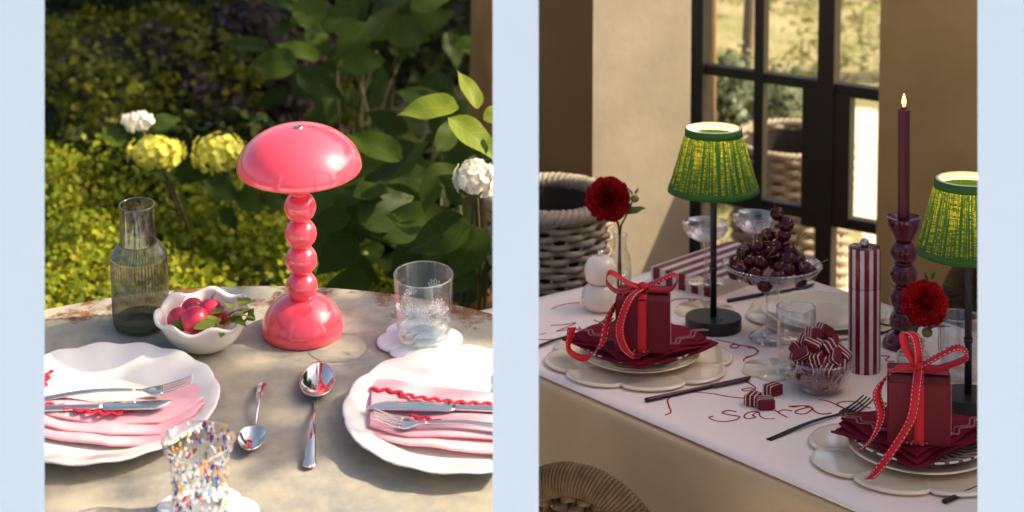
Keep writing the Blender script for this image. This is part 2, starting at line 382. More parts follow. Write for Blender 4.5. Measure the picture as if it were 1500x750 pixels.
bmw = bowl.matrix_basis
bu, bv = L.uv(*bb)
for i, (px, py, h, k, lab) in enumerate(rads):
    h += .007; u, v = L.uv(px, py, h)
    u = bu + (u - bu) * .86; v = max(bv - .038, min(bv + .035, v))
    o = thing('radish', 'red ' + lab if not lab.startswith(('large', 'big')) else lab, 'radish', L.M @ T(u, v, h) @ RX(random.uniform(-.8, .8)) @ RY(random.uniform(-.8, .8)), 'radishes in the ruffled bowl')
    r = .0165 * k
    obj('root', xf(lathe([(1e-4, -r * 1.04), (r * .3, -r * .98), (r * .68, -r * .76), (r * .93, -r * .38), (r, .05 * r), (r * .93, .38 * r), (r * .72, .70 * r), (r * .4, .92 * r), (1e-4, r)], 24), RZ(1)), RADM, o)
    if i == 3: obj('stalk', tube([(0, 0, r * .93), (.002, .001, r * 1.2), (.005, .003, r * 1.5)], [.0022, .0018, .0012], 6), LEAF1, o)
lm1 = [leafme('radish_leaf', LEAF1, lw=.62, fold=.3, curl=.25, jag=.16), leafme('radish_leaf_b', LEAF1, lw=.7, fold=-.2, curl=.3, jag=.2)]
spr = tag(thing('radish_leaves', '', 'leaves', L.M @ T(*L.uv(332, 474, .04), .04)), 'crumpled green radish leaves hanging over the bowl edge', 'leaves')
for i, (px, py, h, ln_, az, tilt) in enumerate([(318, 478, .046, .034, -1.9, .2), (330, 488, .042, .03, -2.4, .5), (322, 492, .038, .03, -1.4, .4), (340, 470, .05, .034, .5, -.2), (351, 462, .052, .03, 1.2, 0), (357, 470, .046, .026, -.9, .3), (335, 480, .048, .03, -.6, .1), (326, 470, .05, .028, 2.4, .1), (344, 482, .044, .026, -2.0, .5), (328, 476, .052, .032, .9, .1), (336, 466, .054, .03, 2.0, .1), (316, 484, .05, .03, -2.6, .2), (340, 476, .052, .03, -.2, .2), (238 + 32, 484, .036, .024, -2.2, .2)]):
    py -= 13; tilt = -.15 - abs(tilt) * .3; h += .006; u, v = L.uv(px, py, h); u0, v0 = L.uv(332, 474, .04)
    obj('leaf', lm1[i % 2], None, spr, T(u - u0, v - v0, h - .04) @ RZ(az) @ RX(random.uniform(-.7, .7)) @ RY(tilt) @ S(ln_, ln_, ln_))

# scalloped coasters
def scallop(n, amp, p=.55): return lambda a, r, z, i: (r * (1 - amp + amp * abs(math.cos(n * a / 2)) ** p), z)
def coaster(name, fr, px, py, rpx, lab, grp, th=.005, n=6, rz=.3, mat=None, cat='coaster'):
    r = rpx / fr.sc(px, py)
    o = obj(name, lathe([(1e-4, 0), (r * .96, 0), (r, th * .35), (r, th * .7), (r * .97, th), (1e-4, th)], 120, scallop(n, .16)), mat or WHITE, mw=fr.at(px, py, 0.0005, rz), auto=50)
    return tag(o, lab, cat, grp)
coaster('scalloped_coaster', L, 615, 501, 63, 'white scalloped coaster under the etched water tumbler', 'scalloped white coasters', n=6, rz=.15)
coaster('scalloped_coaster', L, 298, 762, 82, 'white scalloped coaster under the colour flecked glass', 'scalloped white coasters', n=6)

# etched tumbler
bt = (621, 494); h0 = .0055; s0 = L.sc(*bt, h0); tb = thing('water_tumbler', 'clear tumbler etched with little flowers, a little water in it', 'glass', L.at(*bt, h0))
hT = L.up(*bt, 402, h0); rt_ = 44.3 / s0 * .985; rb_ = 40 / s0
obj('glass_wall', lathe([(1e-4, .001), (rb_ * .86, 0), (rb_ * .97, .004), (rb_, .014), (rt_, hT), (rt_ * .985, hT + .0006), (rt_ * .965, hT), (rb_ * .95, .018), (rb_ * .85, .012), (1e-4, .011)], 80), CLEAR, tb)
obj('rim', tube([(rt_ * .985 * math.cos(q), rt_ * .985 * math.sin(q), hT) for q in np.linspace(0, 2 * PI, 65)[:-1]], .0009, 6, True), glass('rim_glass', (1, 1, .97), 1.5), tb)
obj('thick_base', lathe([(rb_ * .3, .002), (rb_ * .85, .001), (rb_ * .96, .006), (rb_ * .93, .011), (rb_ * .3, .0115)], 64), thin_glass('glass_base', (.93, .94, .90), .12, .9, power=2), tb)
obj('water', lathe([(rb_ * .95, .014), (rb_ * .965, .028), (1e-4, .028)], 64), WATER, tb)
ETCH = mt('frosted_etching', (.85, .85, .85), .6)
fl = []
for (a, z, sz) in ((-1.05, .060, .013), (-1.55, .048, .011), (-1.95, .056, .011), (-1.2, .036, .009), (-.75, .048, .010), (-2.5, .05, .011), (1.2, .055, .011), (2.1, .045, .01)):
    for k in range(5):
        q = PI / 2 + (k - 2) * .62
        pts = []
        for tt in range(7):
            w = 2 * PI * tt / 6; lx = sz * .5 * (1 + math.cos(w)); ly = sz * .17 * math.sin(w)
            dx = lx * math.cos(q) - ly * math.sin(q); dz = lx * math.sin(q) + ly * math.cos(q)
            rr = (rb_ + (rt_ - rb_) * (z + dz) / hT) + .0004; pts.append((rr * math.cos(a + dx / rr), rr * math.sin(a + dx / rr), z + dz))
        fl.append(tube(pts, .00035, 4))
obj('etched_flowers', join(*fl), ETCH, tb, kind='stuff')

# plates
def plate(fr, px, py, rpx, lab, n=16, amp=.014, h=0.0005, mat=None, name='dinner_plate', grp=None, depth=.024, rz=0, trim=None):
    r = rpx / fr.sc(px, py, .015)
    def fn(a, q, z, i):
        w = max(0, (q / r - .6) / .4); return q * (1 - amp * w * (1 - abs(math.cos(n * a / 2)) ** .6) + .006 * w * math.cos(3 * a)), z + .0015 * w * math.cos(n * a)
    d = depth
    prof = [(1e-4, .002), (r * .55, .001), (r * .6, 0), (r * .64, .004), (r * .78, d * .42), (r * .92, d * .72), (r * .985, d * .9), (r, d * .98), (r * .995, d + .001), (r * .975, d + .0015), (r * .9, d * .86), (r * .77, d * .62), (r * .68, d * .36), (r * .6, d * .3), (1e-4, d * .27)]
    vf = lathe(prof, 192, fn)
    if trim is not None: vf = ([(min(x, trim - fr.P(*fr.uv(px, py, h), h).x), y, z) for x, y, z in vf[0]], vf[1])
    o = obj(name, vf, mat or CERAM, mw=fr.at(px, py, h, rz)); return tag(o, lab, 'plate', grp)
plate(L, 681, 621, 182, 'cream scalloped dinner plate with knife above fork on pink napkin', grp='plates on the garden table', trim=-.006)
plate(L, 148, 612, 175, 'cream scalloped dinner plate beside the bowl of radishes, fork above knife', grp='plates on the garden table', rz=.2)

# napkins from traced edges
def cloth(fr, top, bot, h, zf, nu=60, nv=22, th=.0022):
    def fn(s, t):
        a = polyat(top, s); b = polyat(bot, s); px = a[0] + (b[0] - a[0]) * t; py = a[1] + (b[1] - a[1]) * t
        u, v = fr.uv(px, py, h); return (u, v, h + zf(s, t))
    return grid(lambda s, t: fn(s, 1 - t), nu, nv, th)
def rick(fr, pts, h, zf, w=.0066, wl=.0165, n=150, ph=0):
    P = spline([(*fr.uv(*p, h),) for p in pts], n); tot = sum(np.linalg.norm(P[i + 1] - P[i]) for i in range(n - 1)); path = []; s = 0
    for i in range(n):
        d = P[min(i + 1, n - 1)] - P[max(i - 1, 0)]; d /= np.linalg.norm(d); 
        if i: s += np.linalg.norm(P[i] - P[i - 1])
        k = .0030 * math.sin(2 * PI * s / wl + ph); path.append((P[i][0] - d[1] * k, P[i][1] + d[0] * k, h + zf(i / (n - 1))))
    return tube(path, w * .5, 6, flat=.22)
# right napkin
nr = thing('napkin', 'folded pink napkin with red rickrack under knife and fork beside the etched tumbler', 'napkin', L.M, 'pink napkins')
HP = .0125
obj('cloth_fold', cloth(L, [(541, 560), (580, 565), (640, 572), (745, 585)], [(537, 640), (600, 656), (660, 664), (745, 668)], HP, lambda s, t: .003 + .0018 * math.sin(s * 9 + t * 3) + .002 * t, th=.002), PINKCL, nr)
obj('cloth_fold', cloth(L, [(545, 562), (590, 566), (640, 571), (745, 588)], [(541, 634), (600, 646), (660, 651), (745, 652)], HP, lambda s, t: .0065 + .0022 * math.sin(s * 8 + t * 2.5) + .0025 * t, th=.002), PINKCL, nr)
obj('rickrack', rick(L, [(542, 581), (575, 584), (605, 592), (640, 597), (680, 601), (745, 604)], HP, lambda s: .0105), REDTRIM, nr)
obj('rickrack', rick(L, [(600, 622), (630, 627), (645, 631)], HP, lambda s: .0115, n=50), REDTRIM, nr)
# left napkin
nl = thing('napkin', 'rolled pink napkin with long red rickrack on the plate beside the radish bowl', 'napkin', L.M, 'pink napkins')
obj('cloth_fold', cloth(L, [(40, 572), (120, 574), (200, 578), (250, 570), (297, 552)], [(40, 622), (120, 628), (200, 632), (260, 626), (303, 605)], HP, lambda s, t: .004 + .0025 * math.sin(s * 7) * (1 - t) + .003 * t, th=.003), PINKCL, nl)
obj('cream_fold', cloth(L, [(40, 556), (110, 556), (180, 566), (232, 578)], [(40, 600), (120, 602), (190, 603), (236, 597)], HP, lambda s, t: .008 + .004 * math.sin(PI * t) * (1 - s * .6), th=.003), CREAMCL, nl)
for k, (dy, dh2) in enumerate(((0, .002), (-9, .0075), (-19, .012))):
    obj('cloth_fold', cloth(L, [(40, 606 + dy), (90, 613 + dy), (160, 622 + dy), (230, 612 + dy * .9), (300, 604 + dy * .5)], [(40, 636 + dy), (90, 646 + dy), (160, 655 + dy), (235, 652 + dy), (292 - k * 4, 622 + dy * .6)], HP, lambda s, t, d=dh2: d + .0045 * math.sin(PI * t) ** .6 + .0012 * math.sin(s * 14 + d * 900), th=.003), PINKCL, nl)
obj('rickrack', rick(L, [(50, 612), (90, 617), (130, 625), (165, 628), (195, 622), (222, 616)], HP, lambda s: .0205), REDTRIM, nl)
obj('rickrack', rick(L, [(60, 585), (66, 574), (70, 563), (74, 556)], HP, lambda s: .013, n=60), REDTRIM, nl)

# cutlery
def fork_parts(o, ln, mat, w=.0235, arch=.010, tine_z=.012, hw=.013, neck=.0045, tine_w=.0026):
    def zc(s): return .0015 + arch * math.sin(PI * min(1, s / .8)) ** 1.4 * .7 + tine_z * max(0, (s - .78) / .22) ** 1.7
    def wd(s):
        if s < .58: return hw * (1 - .45 * (s / .58) ** .8)
        if s < .70: return hw * .55 + (neck - hw * .55) * ((s - .58) / .12)
        return neck + (w - neck) * math.sin(min(1, (s - .70) / .10) * PI / 2)
    def body(a, b, n): return grid(lambda s, t: ((a + (b - a) * s) * ln, (t - .5) * wd(a + (b - a) * s), zc(a + (b - a) * s) + .0012 * math.sin(PI * t)), n, 6, .0022)
    obj('handle', body(0, .66, 30), mat, o); obj('head', body(.66, .82, 14), mat, o)
    for k in range(4):
        y = (k - 1.5) * (w - tine_w) / 3
        obj('tine', grid(lambda s, t: ((.81 + .19 * s) * ln, y * (1 - .06 * s) + (t - .5) * tine_w * (1 - .5 * s), zc(.81 + .19 * s)), 8, 2, .0018), mat, o)
def knife_parts(o, ln, mat, bm=None, hw=.0145, bw=.019, cut=.52):
    obj('handle', grid(lambda s, t: (s * cut * ln, (t - .5) * hw * (1 - .25 * s), .003 + .0035 * math.sin(PI * t)), 20, 6, .005), mat, o)
    def bl(s, t):
        up = bw * .5; lo = -bw * .5 + bw * .85 * max(0, (s - .75) / .25) ** 2
        if s < .06: up, lo = up * (.6 + 6.6 * s), lo * (.6 + 6.6 * s)
        return ((cut + (1 - cut) * s) * ln, lo + (up - lo) * t, .0042)
    obj('blade', grid(bl, 24, 3, .0014), bm or mat, o)
def spoon_parts(o, ln, bl, bw, mat, hw=.016, flip=False):
    def zc(s): return .004 + .010 * math.sin(PI * min(1, s / .9)) ** 1.5
    a = 1 - bl / ln
    def wd(s): return hw * (1 - .30 * min(1, s / .12)) if s < .12 else hw * .70 - (hw * .70 - .0048) * min(1, (s - .12) / .6)
    obj('handle', grid(lambda s, t: (s * (a + .02) * ln, (t - .5) * (wd(s) * math.sqrt(max(.02, 1 - max(0, (.05 - s) / .05) ** 2))), zc(s) * (1 - s ** 6 * .25) + .0015 * math.sin(PI * t)), 40, 6, .0024), mat, o)
    def bowl(s, t):
        q = s * 2 * PI; r = t; x = a * ln + bl * .5 + math.cos(q) * r * bl * .5; wdt = bw * .5 * (1 - .16 * math.cos(q)); y = math.sin(q) * r * wdt
        return (x, y, .0115 - (1 - r ** 2.2) * .0100)
    obj('bowl', grid(bowl, 48, 14, .0009), mat, o)
m, ln = L.along((453, 690), (468, 541), .0005); o = thing('serving_spoon', 'large polished steel serving spoon lying in front of the pink lamp', 'spoon', m); spoon_parts(o, ln, ln * .37, .044, STEEL, .019)
m, ln = L.along((385, 564), (366, 672), .0005); o = thing('dessert_spoon', 'small steel spoon pointing away beside the radish bowl plate', 'spoon', m); spoon_parts(o, ln, ln * .33, .036, STEEL, .016)
m, ln = L.along((770, 603), (538, 597), HP + .0105); o = thing('table_knife', 'steel table knife lying on the pink napkin above a fork', 'knife', m); knife_parts(o, ln, STEEL, cut=.44)
m, ln = L.along((778, 634), (547, 618), HP + .0115); o = thing('table_fork', 'steel table fork lying below a knife on the pink napkin', 'fork', m); fork_parts(o, ln, STEEL)
m, ln = L.along((35, 590), (284, 580), HP + .013, pitch=rad(3)); o = thing('table_fork', 'steel table fork above a knife on the napkin near the radishes', 'fork', m); fork_parts(o, ln, STEEL)
m, ln = L.along((30, 602), (250, 607), HP + .013, pitch=rad(3)); o = thing('table_knife', 'steel table knife below a fork on the napkin near the radishes', 'knife', m); knife_parts(o, ln, STEEL, cut=.55)

# flecked glass
bf = (294, 752); h0 = .006; s0 = L.sc(*bf, h0); fg = thing('flecked_tumbler', 'clear flared tumbler covered in bright coloured flecks, nearest the front edge', 'glass', L.at(*bf, h0))
fg['label'] = 'clear flared tumbler covered in bright coloured flecks'
hF = L.up(*bf, 645, h0); rF = 57 / s0 * .93; rw = 45 / s0 * .95
fp = [(rw * .92, .002), (rw * .98, .02), (rw * .96, hF * .45), (rw * .97, hF * .65), (rw * 1.05, hF * .82), (rF * .95, hF * .93), (rF, hF)]
obj('glass_wall', lathe([(1e-4, .001)] + fp + [(rF * .985, hF + .001)] + [(r - .0022, z) for r, z in reversed(fp)] + [(1e-4, .009)], 72), CLEAR, fg)
obj('rim', tube([(rF * .99 * math.cos(q), rF * .99 * math.sin(q), hF) for q in np.linspace(0, 2 * PI, 65)[:-1]], .0013, 6, True), glass('rim_glass_b', (1, .98, .95), 1.5), fg)
cols = [(.75, .42, .01), (.80, .77, .70), (.80, .77, .70), (.80, .77, .70), (.80, .77, .70), (.5, .01, .02), (.03, .12, .45), (.01, .02, .2), (.70, .18, .04), (.02, .25, .1), (.35, .5, .65), (.8, .6, .5)]
fm = [mt('fleck_glass', c, .2, coat=.5) for c in cols]
pr = spline(fp, 60); V, Fc, mi = [], [], []
for k in range(520):
    a = random.uniform(0, 2 * PI); t = random.random(); 
    if t > .78 and random.random() < .45: continue
    p = pr[int(t * 59)]; sz = random.uniform(.0012, .0029); el = random.uniform(1.2, 2.4)
    m_ = RZ(a) @ T(p[0] - .001, 0, p[1]) @ RX(random.gauss(0, .35)) @ S(.0016, sz, sz * el)
    v, f = ball(1, 7, 5); b = len(V); V += [m_ @ Vector(q) for q in v]; Fc += [tuple(i + b for i in q) for q in f]; mi += [random.randrange(len(cols))] * len(f)
obj('colour_flecks', (V, Fc), fm, fg, kind='stuff', midx=mi)

# ------------------------------------------------------------------ room: floor, plaster walls, steel window
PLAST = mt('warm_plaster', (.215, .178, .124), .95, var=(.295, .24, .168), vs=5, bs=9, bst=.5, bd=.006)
SHADEWALL = mt('shade_darkened_plaster', (.125, .072, .026), .95, var=(.155, .092, .034), vs=3, bs=14, bst=.1)  # plaster colour darkened to stand for shade
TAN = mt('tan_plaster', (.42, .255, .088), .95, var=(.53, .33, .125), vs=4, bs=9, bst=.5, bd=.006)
FLOORM = mt('brown_boards', (.14, .09, .055), .6, var=(.2, .13, .08), vs=6)
IRON = mt('dark_bronze_steel', (.022, .017, .011), .45, metal=.2)
struct('room_floor', box(.03, 1.3, 2.6, 5.0, .004, .02), FLOORM, smooth=False)
def vwall(name, p0, p1, z1, th, mat, lab, z0=0):     # upright wall between two plan points, thickness behind
    p0, p1 = Vector((p0[0], p0[1], 0)), Vector((p1[0], p1[1], 0)); d = (p1 - p0).normalized(); n = Vector((-d.y, d.x, 0)) * th
    q = [p0, p1, p1 + n, p0 + n]; V = [(a.x, a.y, z0) for a in q] + [(a.x, a.y, z1) for a in q]
    o = struct(name, (V, [(0, 3, 2, 1), (4, 5, 6, 7), (0, 1, 5, 4), (1, 2, 6, 5), (2, 3, 7, 6), (3, 0, 4, 7)]), mat, smooth=False); o['label'] = lab; return o
wdir = Vector((-1.78, 1, 0)).normalized(); wn = Vector((-wdir.y, wdir.x, 0));  wn = wn if wn.y > 0 else -wn     # along / out of the window wall
wp = worldy(1285, 135, 4.45); wp.z = 0
def onwin(px, py, off=0):                            # (s, z) on the window plane
    r = ray(px, py); o = wp + wn * off; t = (o - CP).dot(wn) / r.dot(wn); w = CP + r * t; return (w - o).dot(wdir), w.z
def winpt(s, z, off=0): return wp + wdir * s + wn * off + Vector((0, 0, z))
sL = onwin(1012, 200)[0]
pl = winpt(sL, 0); 
# lit plaster wall beside the window, shade-darkened wall in front of it, tan wall on the other side
pd = worldy(868, 200, 4.06); pe = worldy(1011, 200, 4.26)
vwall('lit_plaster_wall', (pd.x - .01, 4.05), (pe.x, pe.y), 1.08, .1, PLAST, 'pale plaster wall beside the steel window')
vwall('dark_wall', (.045, 4.02), (worldy(868, 200, 4.02).x, 4.02), 1.3, .02, SHADEWALL, 'shade-darkened wall behind the wicker basket')
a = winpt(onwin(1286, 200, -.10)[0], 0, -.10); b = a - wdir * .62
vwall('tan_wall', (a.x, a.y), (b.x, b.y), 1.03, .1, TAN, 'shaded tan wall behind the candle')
vwall('added_side_wall', (1.12, 3.90), (1.12, 2.25), 1.60, -.08, mt('side_wall_bounce_white', (.82, .72, .60), .95, var=(.86, .77, .65)), 'unseen pale side wall added to keep sun off the dining room')  # unseen wall added to block the sun, whitened to bounce light
a2 = worldy(1286, 0, a.y)

win = thing('steel_window', 'dark steel window with narrow panes looking out to the garden', 'window', Matrix.Identity(4))
def bar(px0, px1, py0, py1, name='glazing_bar', dep=.03, off=0):
    """bar between two columns and two rows read at its own ends, on the window plane"""
    s0, s1 = onwin(px0, (py0[0] + py1[0]) / 2, off)[0], onwin(px1, (py0[1] + py1[1]) / 2, off)[0]
    zt = onwin(px0, py0[0], off)[1]; zb = onwin(px0, py1[0], off)[1]
    V = []
    for dd in (0, dep):
        for s_, z_ in ((s0, zb), (s1, zb), (s1, zt), (s0, zt)): V.append(winpt(s_, z_, off + dd))
    return obj(name, (V, [(0, 1, 2, 3), (7, 6, 5, 4), (0, 4, 5, 1), (1, 5, 6, 2), (2, 6, 7, 3), (3, 7, 4, 0)]), IRON, win, smooth=False)
def vb(p0, p1, y0=-200, y1=470, **k): return bar(p0, p1, (y0, y0), (y1, y1), **k)
vb(1011, 1029, name='frame', dep=.05, off=-.008); vb(1104, 1118); vb(1197, 1221, name='meeting_stile', dep=.04, off=-.004)
vb(1174, 1196.6, 126, 330, name='lock_stile', dep=.034, off=-.002); vb(1221.4, 1244, 134, 330, name='lock_stile', dep=.034, off=-.002)
bar(1027, 1205, (94, 94), (108, 108), dep=.024, off=.003); bar(1212, 1300, (121, 121), (138, 138), dep=.024, off=.003)
bar(1027, 1205, (277, 277), (293, 293), dep=.024, off=.003); bar(1212, 1300, (315, 315), (331, 331), dep=.024, off=.003)
PANE = thin_glass('window_pane', (.97, .98, .96), .03, .6)
for (x0, x1) in ((1029, 1104), (1118, 1197), (1221, 1300)):
    for (y0, y1) in ((-180, 100), (100, 285), (285, 460)):
        k = (x0 - 1029) * .15; s0, s1 = onwin(x0, 200, .014)[0], onwin(x1, 200, .014)[0]; zt = onwin(1029, y0, .014)[1]; zb = onwin(1029, y1, .014)[1]
        obj('pane', ([winpt(s0, zb, .014), winpt(s1, zb, .014), winpt(s1, zt, .014), winpt(s0, zt, .014)], [(0, 1, 2, 3)]), PANE, win, smooth=False)

# ------------------------------------------------------------------ dining table, cloth, runner
Kb = Vector((.071, .444)); ea = Vector((.608, -.794)); eb = Vector((-.794, -.608)); W_, LN = .722, 1.215
def tp(a, b): p = Kb + ea * a + eb * b; return p.x, p.y            # a along the long side, b across
LINEN = mt('beige_linen', (.52, .34, .17), .95, var=(.59, .40, .215), vs=7, bs=420, bst=.6, bd=.0012, sheen=.1)
RUNM = mt('white_cotton', (.93, .73, .61), .9, var=(.95, .76, .64), vs=4, bs=5, bst=.15, bd=.004)
dt = thing('dining_table', 'long dining table standing under the beige cloth', 'table', R.M)
WOOD = mt('table_wood', (.2, .12, .06), .5)
def quad(a0, a1, b0, b1, z0, z1):
    q = [tp(a0, b0), tp(a1, b0), tp(a1, b1), tp(a0, b1)]; V = [(*p, z0) for p in q] + [(*p, z1) for p in q]
    return V, [(0, 1, 2, 3), (7, 6, 5, 4), (0, 4, 5, 1), (1, 5, 6, 2), (2, 6, 7, 3), (3, 7, 4, 0)]
obj('tabletop', quad(.004, LN - .004, .004, W_ - .004, -.03, -.004), WOOD, dt, smooth=False)
for (a_, b_) in ((.08, .08), (LN - .08, .08), (.08, W_ - .08), (LN - .08, W_ - .08)): obj('leg', quad(a_ - .03, a_ + .03, b_ - .03, b_ + .03, -.57, -.03), WOOD, dt, smooth=False)
# cloth: rounded-edge top with hanging sides, gentle folds
per = []
NE = 46
for (a0, b0, a1, b1, nx) in ((0, 0, LN, 0, (0, -1)), (LN, 0, LN, W_, (1, 0)), (LN, W_, 0, W_, (0, 1)), (0, W_, 0, 0, (-1, 0))):
    for k in range(NE): t = k / NE; per.append((a0 + (a1 - a0) * t, b0 + (b1 - b0) * t, nx))
V, Fc = [], []; n = len(per)
for j, (z, off) in enumerate(((-.002, -.02), (-.0022, -.006), (-.006, .002), (-.014, .0045), (-.05, .006), (-.15, .010), (-.3, .016), (-.50, .022))):
    for i, (a_, b_, nx) in enumerate(per):
        s_ = i / n * 2 * PI; wv = (math.sin(s_ * 17) * .6 + math.sin(s_ * 29 + 1) * .4) * max(0, -z - .02) * .05
        p = tp(a_ + nx[0] * (off + wv), b_ + nx[1] * (off + wv)); V.append((*p, z))
    if j:
        for i in range(n): Fc.append(((j - 1) * n + i, (j - 1) * n + (i + 1) % n, j * n + (i + 1) % n, j * n + i))
Fc.append(tuple(range(n)))
tag(obj('tablecloth', (V, Fc), LINEN, mw=R.M, auto=60), 'heavy beige linen tablecloth hanging down the side of the dining table', 'tablecloth')
run = thing('table_runner', 'white cotton overcloth with red handwriting stitched on it', 'runner', R.M)
e0 = .008
def runz(s, t): return .0006 + .0004 * math.sin(s * 40) * math.sin(t * 23)
obj('runner_cloth', grid(lambda s, t: (*tp(e0 + (LN - 2 * e0) * s, W_ - e0 - (W_ - 2 * e0) * t), 0.0022 + runz(s, t)), 40, 24, .0018), RUNM, run)
THREAD = mt('red_thread', (.42, .006, .02), .85)
def stitch(name, pts, n=60, r=.0013):
    P = spline([R.uv(*p) for p in pts], n); return obj(name, tube([(p[0], p[1], .0032) for p in P], r, 5, flat=.5), THREAD, run)
Z = lambda x, y: (1100 + x / 3.948, 560 + y / 3.948)
Y = lambda x, y: (780 + x / 3.948, 560 + y / 3.948)
A5 = lambda x, y: (780 + x / 3.948, 370 + y / 3.948)
# the name, letter by letter: s a r a h, then e... swash under the napkin
stitch('stitched_letter', [Y(1180, 182), Y(1130, 175), Y(1098, 188), Y(1140, 200), Y(1195, 210), Y(1180, 228), Y(1110, 240), Y(1050, 232), Y(1022, 215), Y(1045, 208)])
stitch('stitched_letter', [Y(1303, 180), Y(1255, 185), Y(1225, 205), Y(1240, 222), Y(1290, 215), Z(10, 200), Z(45, 185), Z(52, 205), Z(80, 222), Z(140, 224)])
stitch('stitched_letter', [Z(138, 172), Z(170, 195), Z(212, 216), Z(165, 190), Z(165, 178), Z(200, 172), Z(238, 178)])
stitch('stitched_letter', [Z(340, 158), Z(300, 148), Z(250, 155), Z(225, 150), Z(340, 150), Z(265, 175), Z(262, 190), Z(310, 195), Z(350, 170), Z(350, 155), Z(370, 180), Z(410, 195), Z(465, 190)], 90)
stitch('stitched_letter', [Z(390, 112), Z(450, 122), Z(540, 162), Z(495, 142), Z(520, 127), Z(570, 122), Z(620, 128), Z(650, 150), Z(690, 160)], 70)
stitch('stitched_flourish', [Z(730, 150), Z(775, 142), Z(780, 132), Z(745, 135), Z(725, 150), Z(745, 163), Z(800, 160)])
stitch('stitched_flourish', [Y(768, 202), Y(800, 185), Y(790, 150), Y(785, 110), Y(840, 80), Y(930, 70), Y(1040, 78), Y(1140, 95), Y(1240, 102), Y(1290, 70), Y(1270, 45), Y(1215, 52), Y(1230, 62), Y(1290, 48), Y(1260, 20), Y(1225, 0)], 140)
stitch('stitched_flourish', [A5(1060, 515), A5(1140, 530), A5(1190, 545), A5(1180, 562), A5(1145, 558), A5(1160, 542), A5(1220, 550), A5(1285, 562), A5(1300, 590), A5(1260, 612), A5(1225, 625), A5(1220, 640)], 90)
stitch('stitched_flourish', [A5(110, 337), A5(150, 320), A5(200, 307), A5(272, 300)])
stitch('stitched_flourish', [A5(105, 432), A5(180, 428), A5(250, 418), A5(180, 450), A5(140, 466), A5(220, 455), A5(300, 456), A5(250, 478), A5(330, 462), A5(400, 470)], 80)
stitch('stitched_flourish', [A5(20, 512), A5(90, 515), A5(150, 508), A5(190, 492)])
stitch('stitched_flourish', [A5(36, 483), A5(60, 482), A5(80, 476)])
stitch('stitched_flourish', [A5(355, 400), A5(380, 410), A5(430, 418), A5(470, 425)])
stitch('stitched_flourish', [A5(785, 297), A5(830, 280), A5(900, 277), A5(940, 285), A5(920, 293), A5(905, 287), A5(925, 280), A5(985, 283)], 60)
B5 = lambda x, y: (1100 + x / 3.948, 370 + y / 3.948)
stitch('stitched_flourish', [B5(-20, 560), B5(20, 565), B5(42, 580), B5(20, 602), B5(-30, 615)])
stitch('stitched_flourish', [B5(440, 540), B5(470, 515), B5(520, 500), B5(560, 505)])
stitch('stitched_flourish', [B5(750, 607), B5(800, 612), B5(780, 630), B5(790, 640), B5(830, 640)])

# ------------------------------------------------------------------ place settings
CREAM = mt('cream_glaze', (.84, .67, .46), .12, coat=.5, var=(.88, .71, .50), vs=5)
BURG = mt('burgundy_linen', (.145, .006, .016), .9, var=(.20, .010, .022), vs=25, bs=900, bst=.35, spec=.1)
PINKTR = mt('pink_piping', (.34, .10, .10), .9)
BOXR = mt('burgundy_paper', (.105, .0015, .006), .5, var=(.13, .002, .008), vs=8, spec=.2)
RIB = mt('red_satin_ribbon', (.50, .004, .012), .55, bs=500, bst=.1, spec=.3)
STITCH = mt('white_stitch', (.75, .6, .55), .8)
BLK = mt('black_metal', (.028, .024, .024), .32, metal=.6)
def striped_plate_mat():
    m, nt, b, ln = nodes('striped_rim_glaze'); tc = nt.nodes.new('ShaderNodeTexCoord'); sp = nt.nodes.new('ShaderNodeSeparateXYZ'); ln(tc.outputs['Object'], sp.inputs[0])
    at = nt.nodes.new('ShaderNodeMath'); at.operation = 'ARCTAN2'; ln(sp.outputs[1], at.inputs[0]); ln(sp.outputs[0], at.inputs[1])
    mu = nt.nodes.new('ShaderNodeMath'); mu.operation = 'MULTIPLY'; mu.inputs[1].default_value = 30; ln(at.outputs[0], mu.inputs[0])
    si = nt.nodes.new('ShaderNodeMath'); si.operation = 'SINE'; ln(mu.outputs[0], si.inputs[0])
    st = ramp(nt, si.outputs[0], [(.48, (.74, .64, .52)), (.52, (.16, .005, .015))]); ln(st, b.inputs['Base Color']); b.inputs['Roughness'].default_value = .15; b.inputs['Coat Weight'].default_value = .5
    return m
STRP = striped_plate_mat()
def charger(px, py, rpx, lab, rz=0, n=8, h=.003, grp='scalloped chargers', name='scalloped_charger', cat='charger'):
    r = rpx / R.sc(px, py)
    prof = [(1e-4, 0), (r * .93, 0), (r * .98, .002), (r, .005), (r * .985, .0075), (r * .955, .0075), (r * .90, .006), (1e-4, .0055)]
    sf = scallop(n, .13)
    o = obj(name, lathe(prof, 192, lambda a, q, z, i: sf(a, q, z, i) if q > r * .5 else (q, z)), CREAM, mw=R.at(px, py, h, rz), auto=60)
    return tag(o, lab, cat, grp)
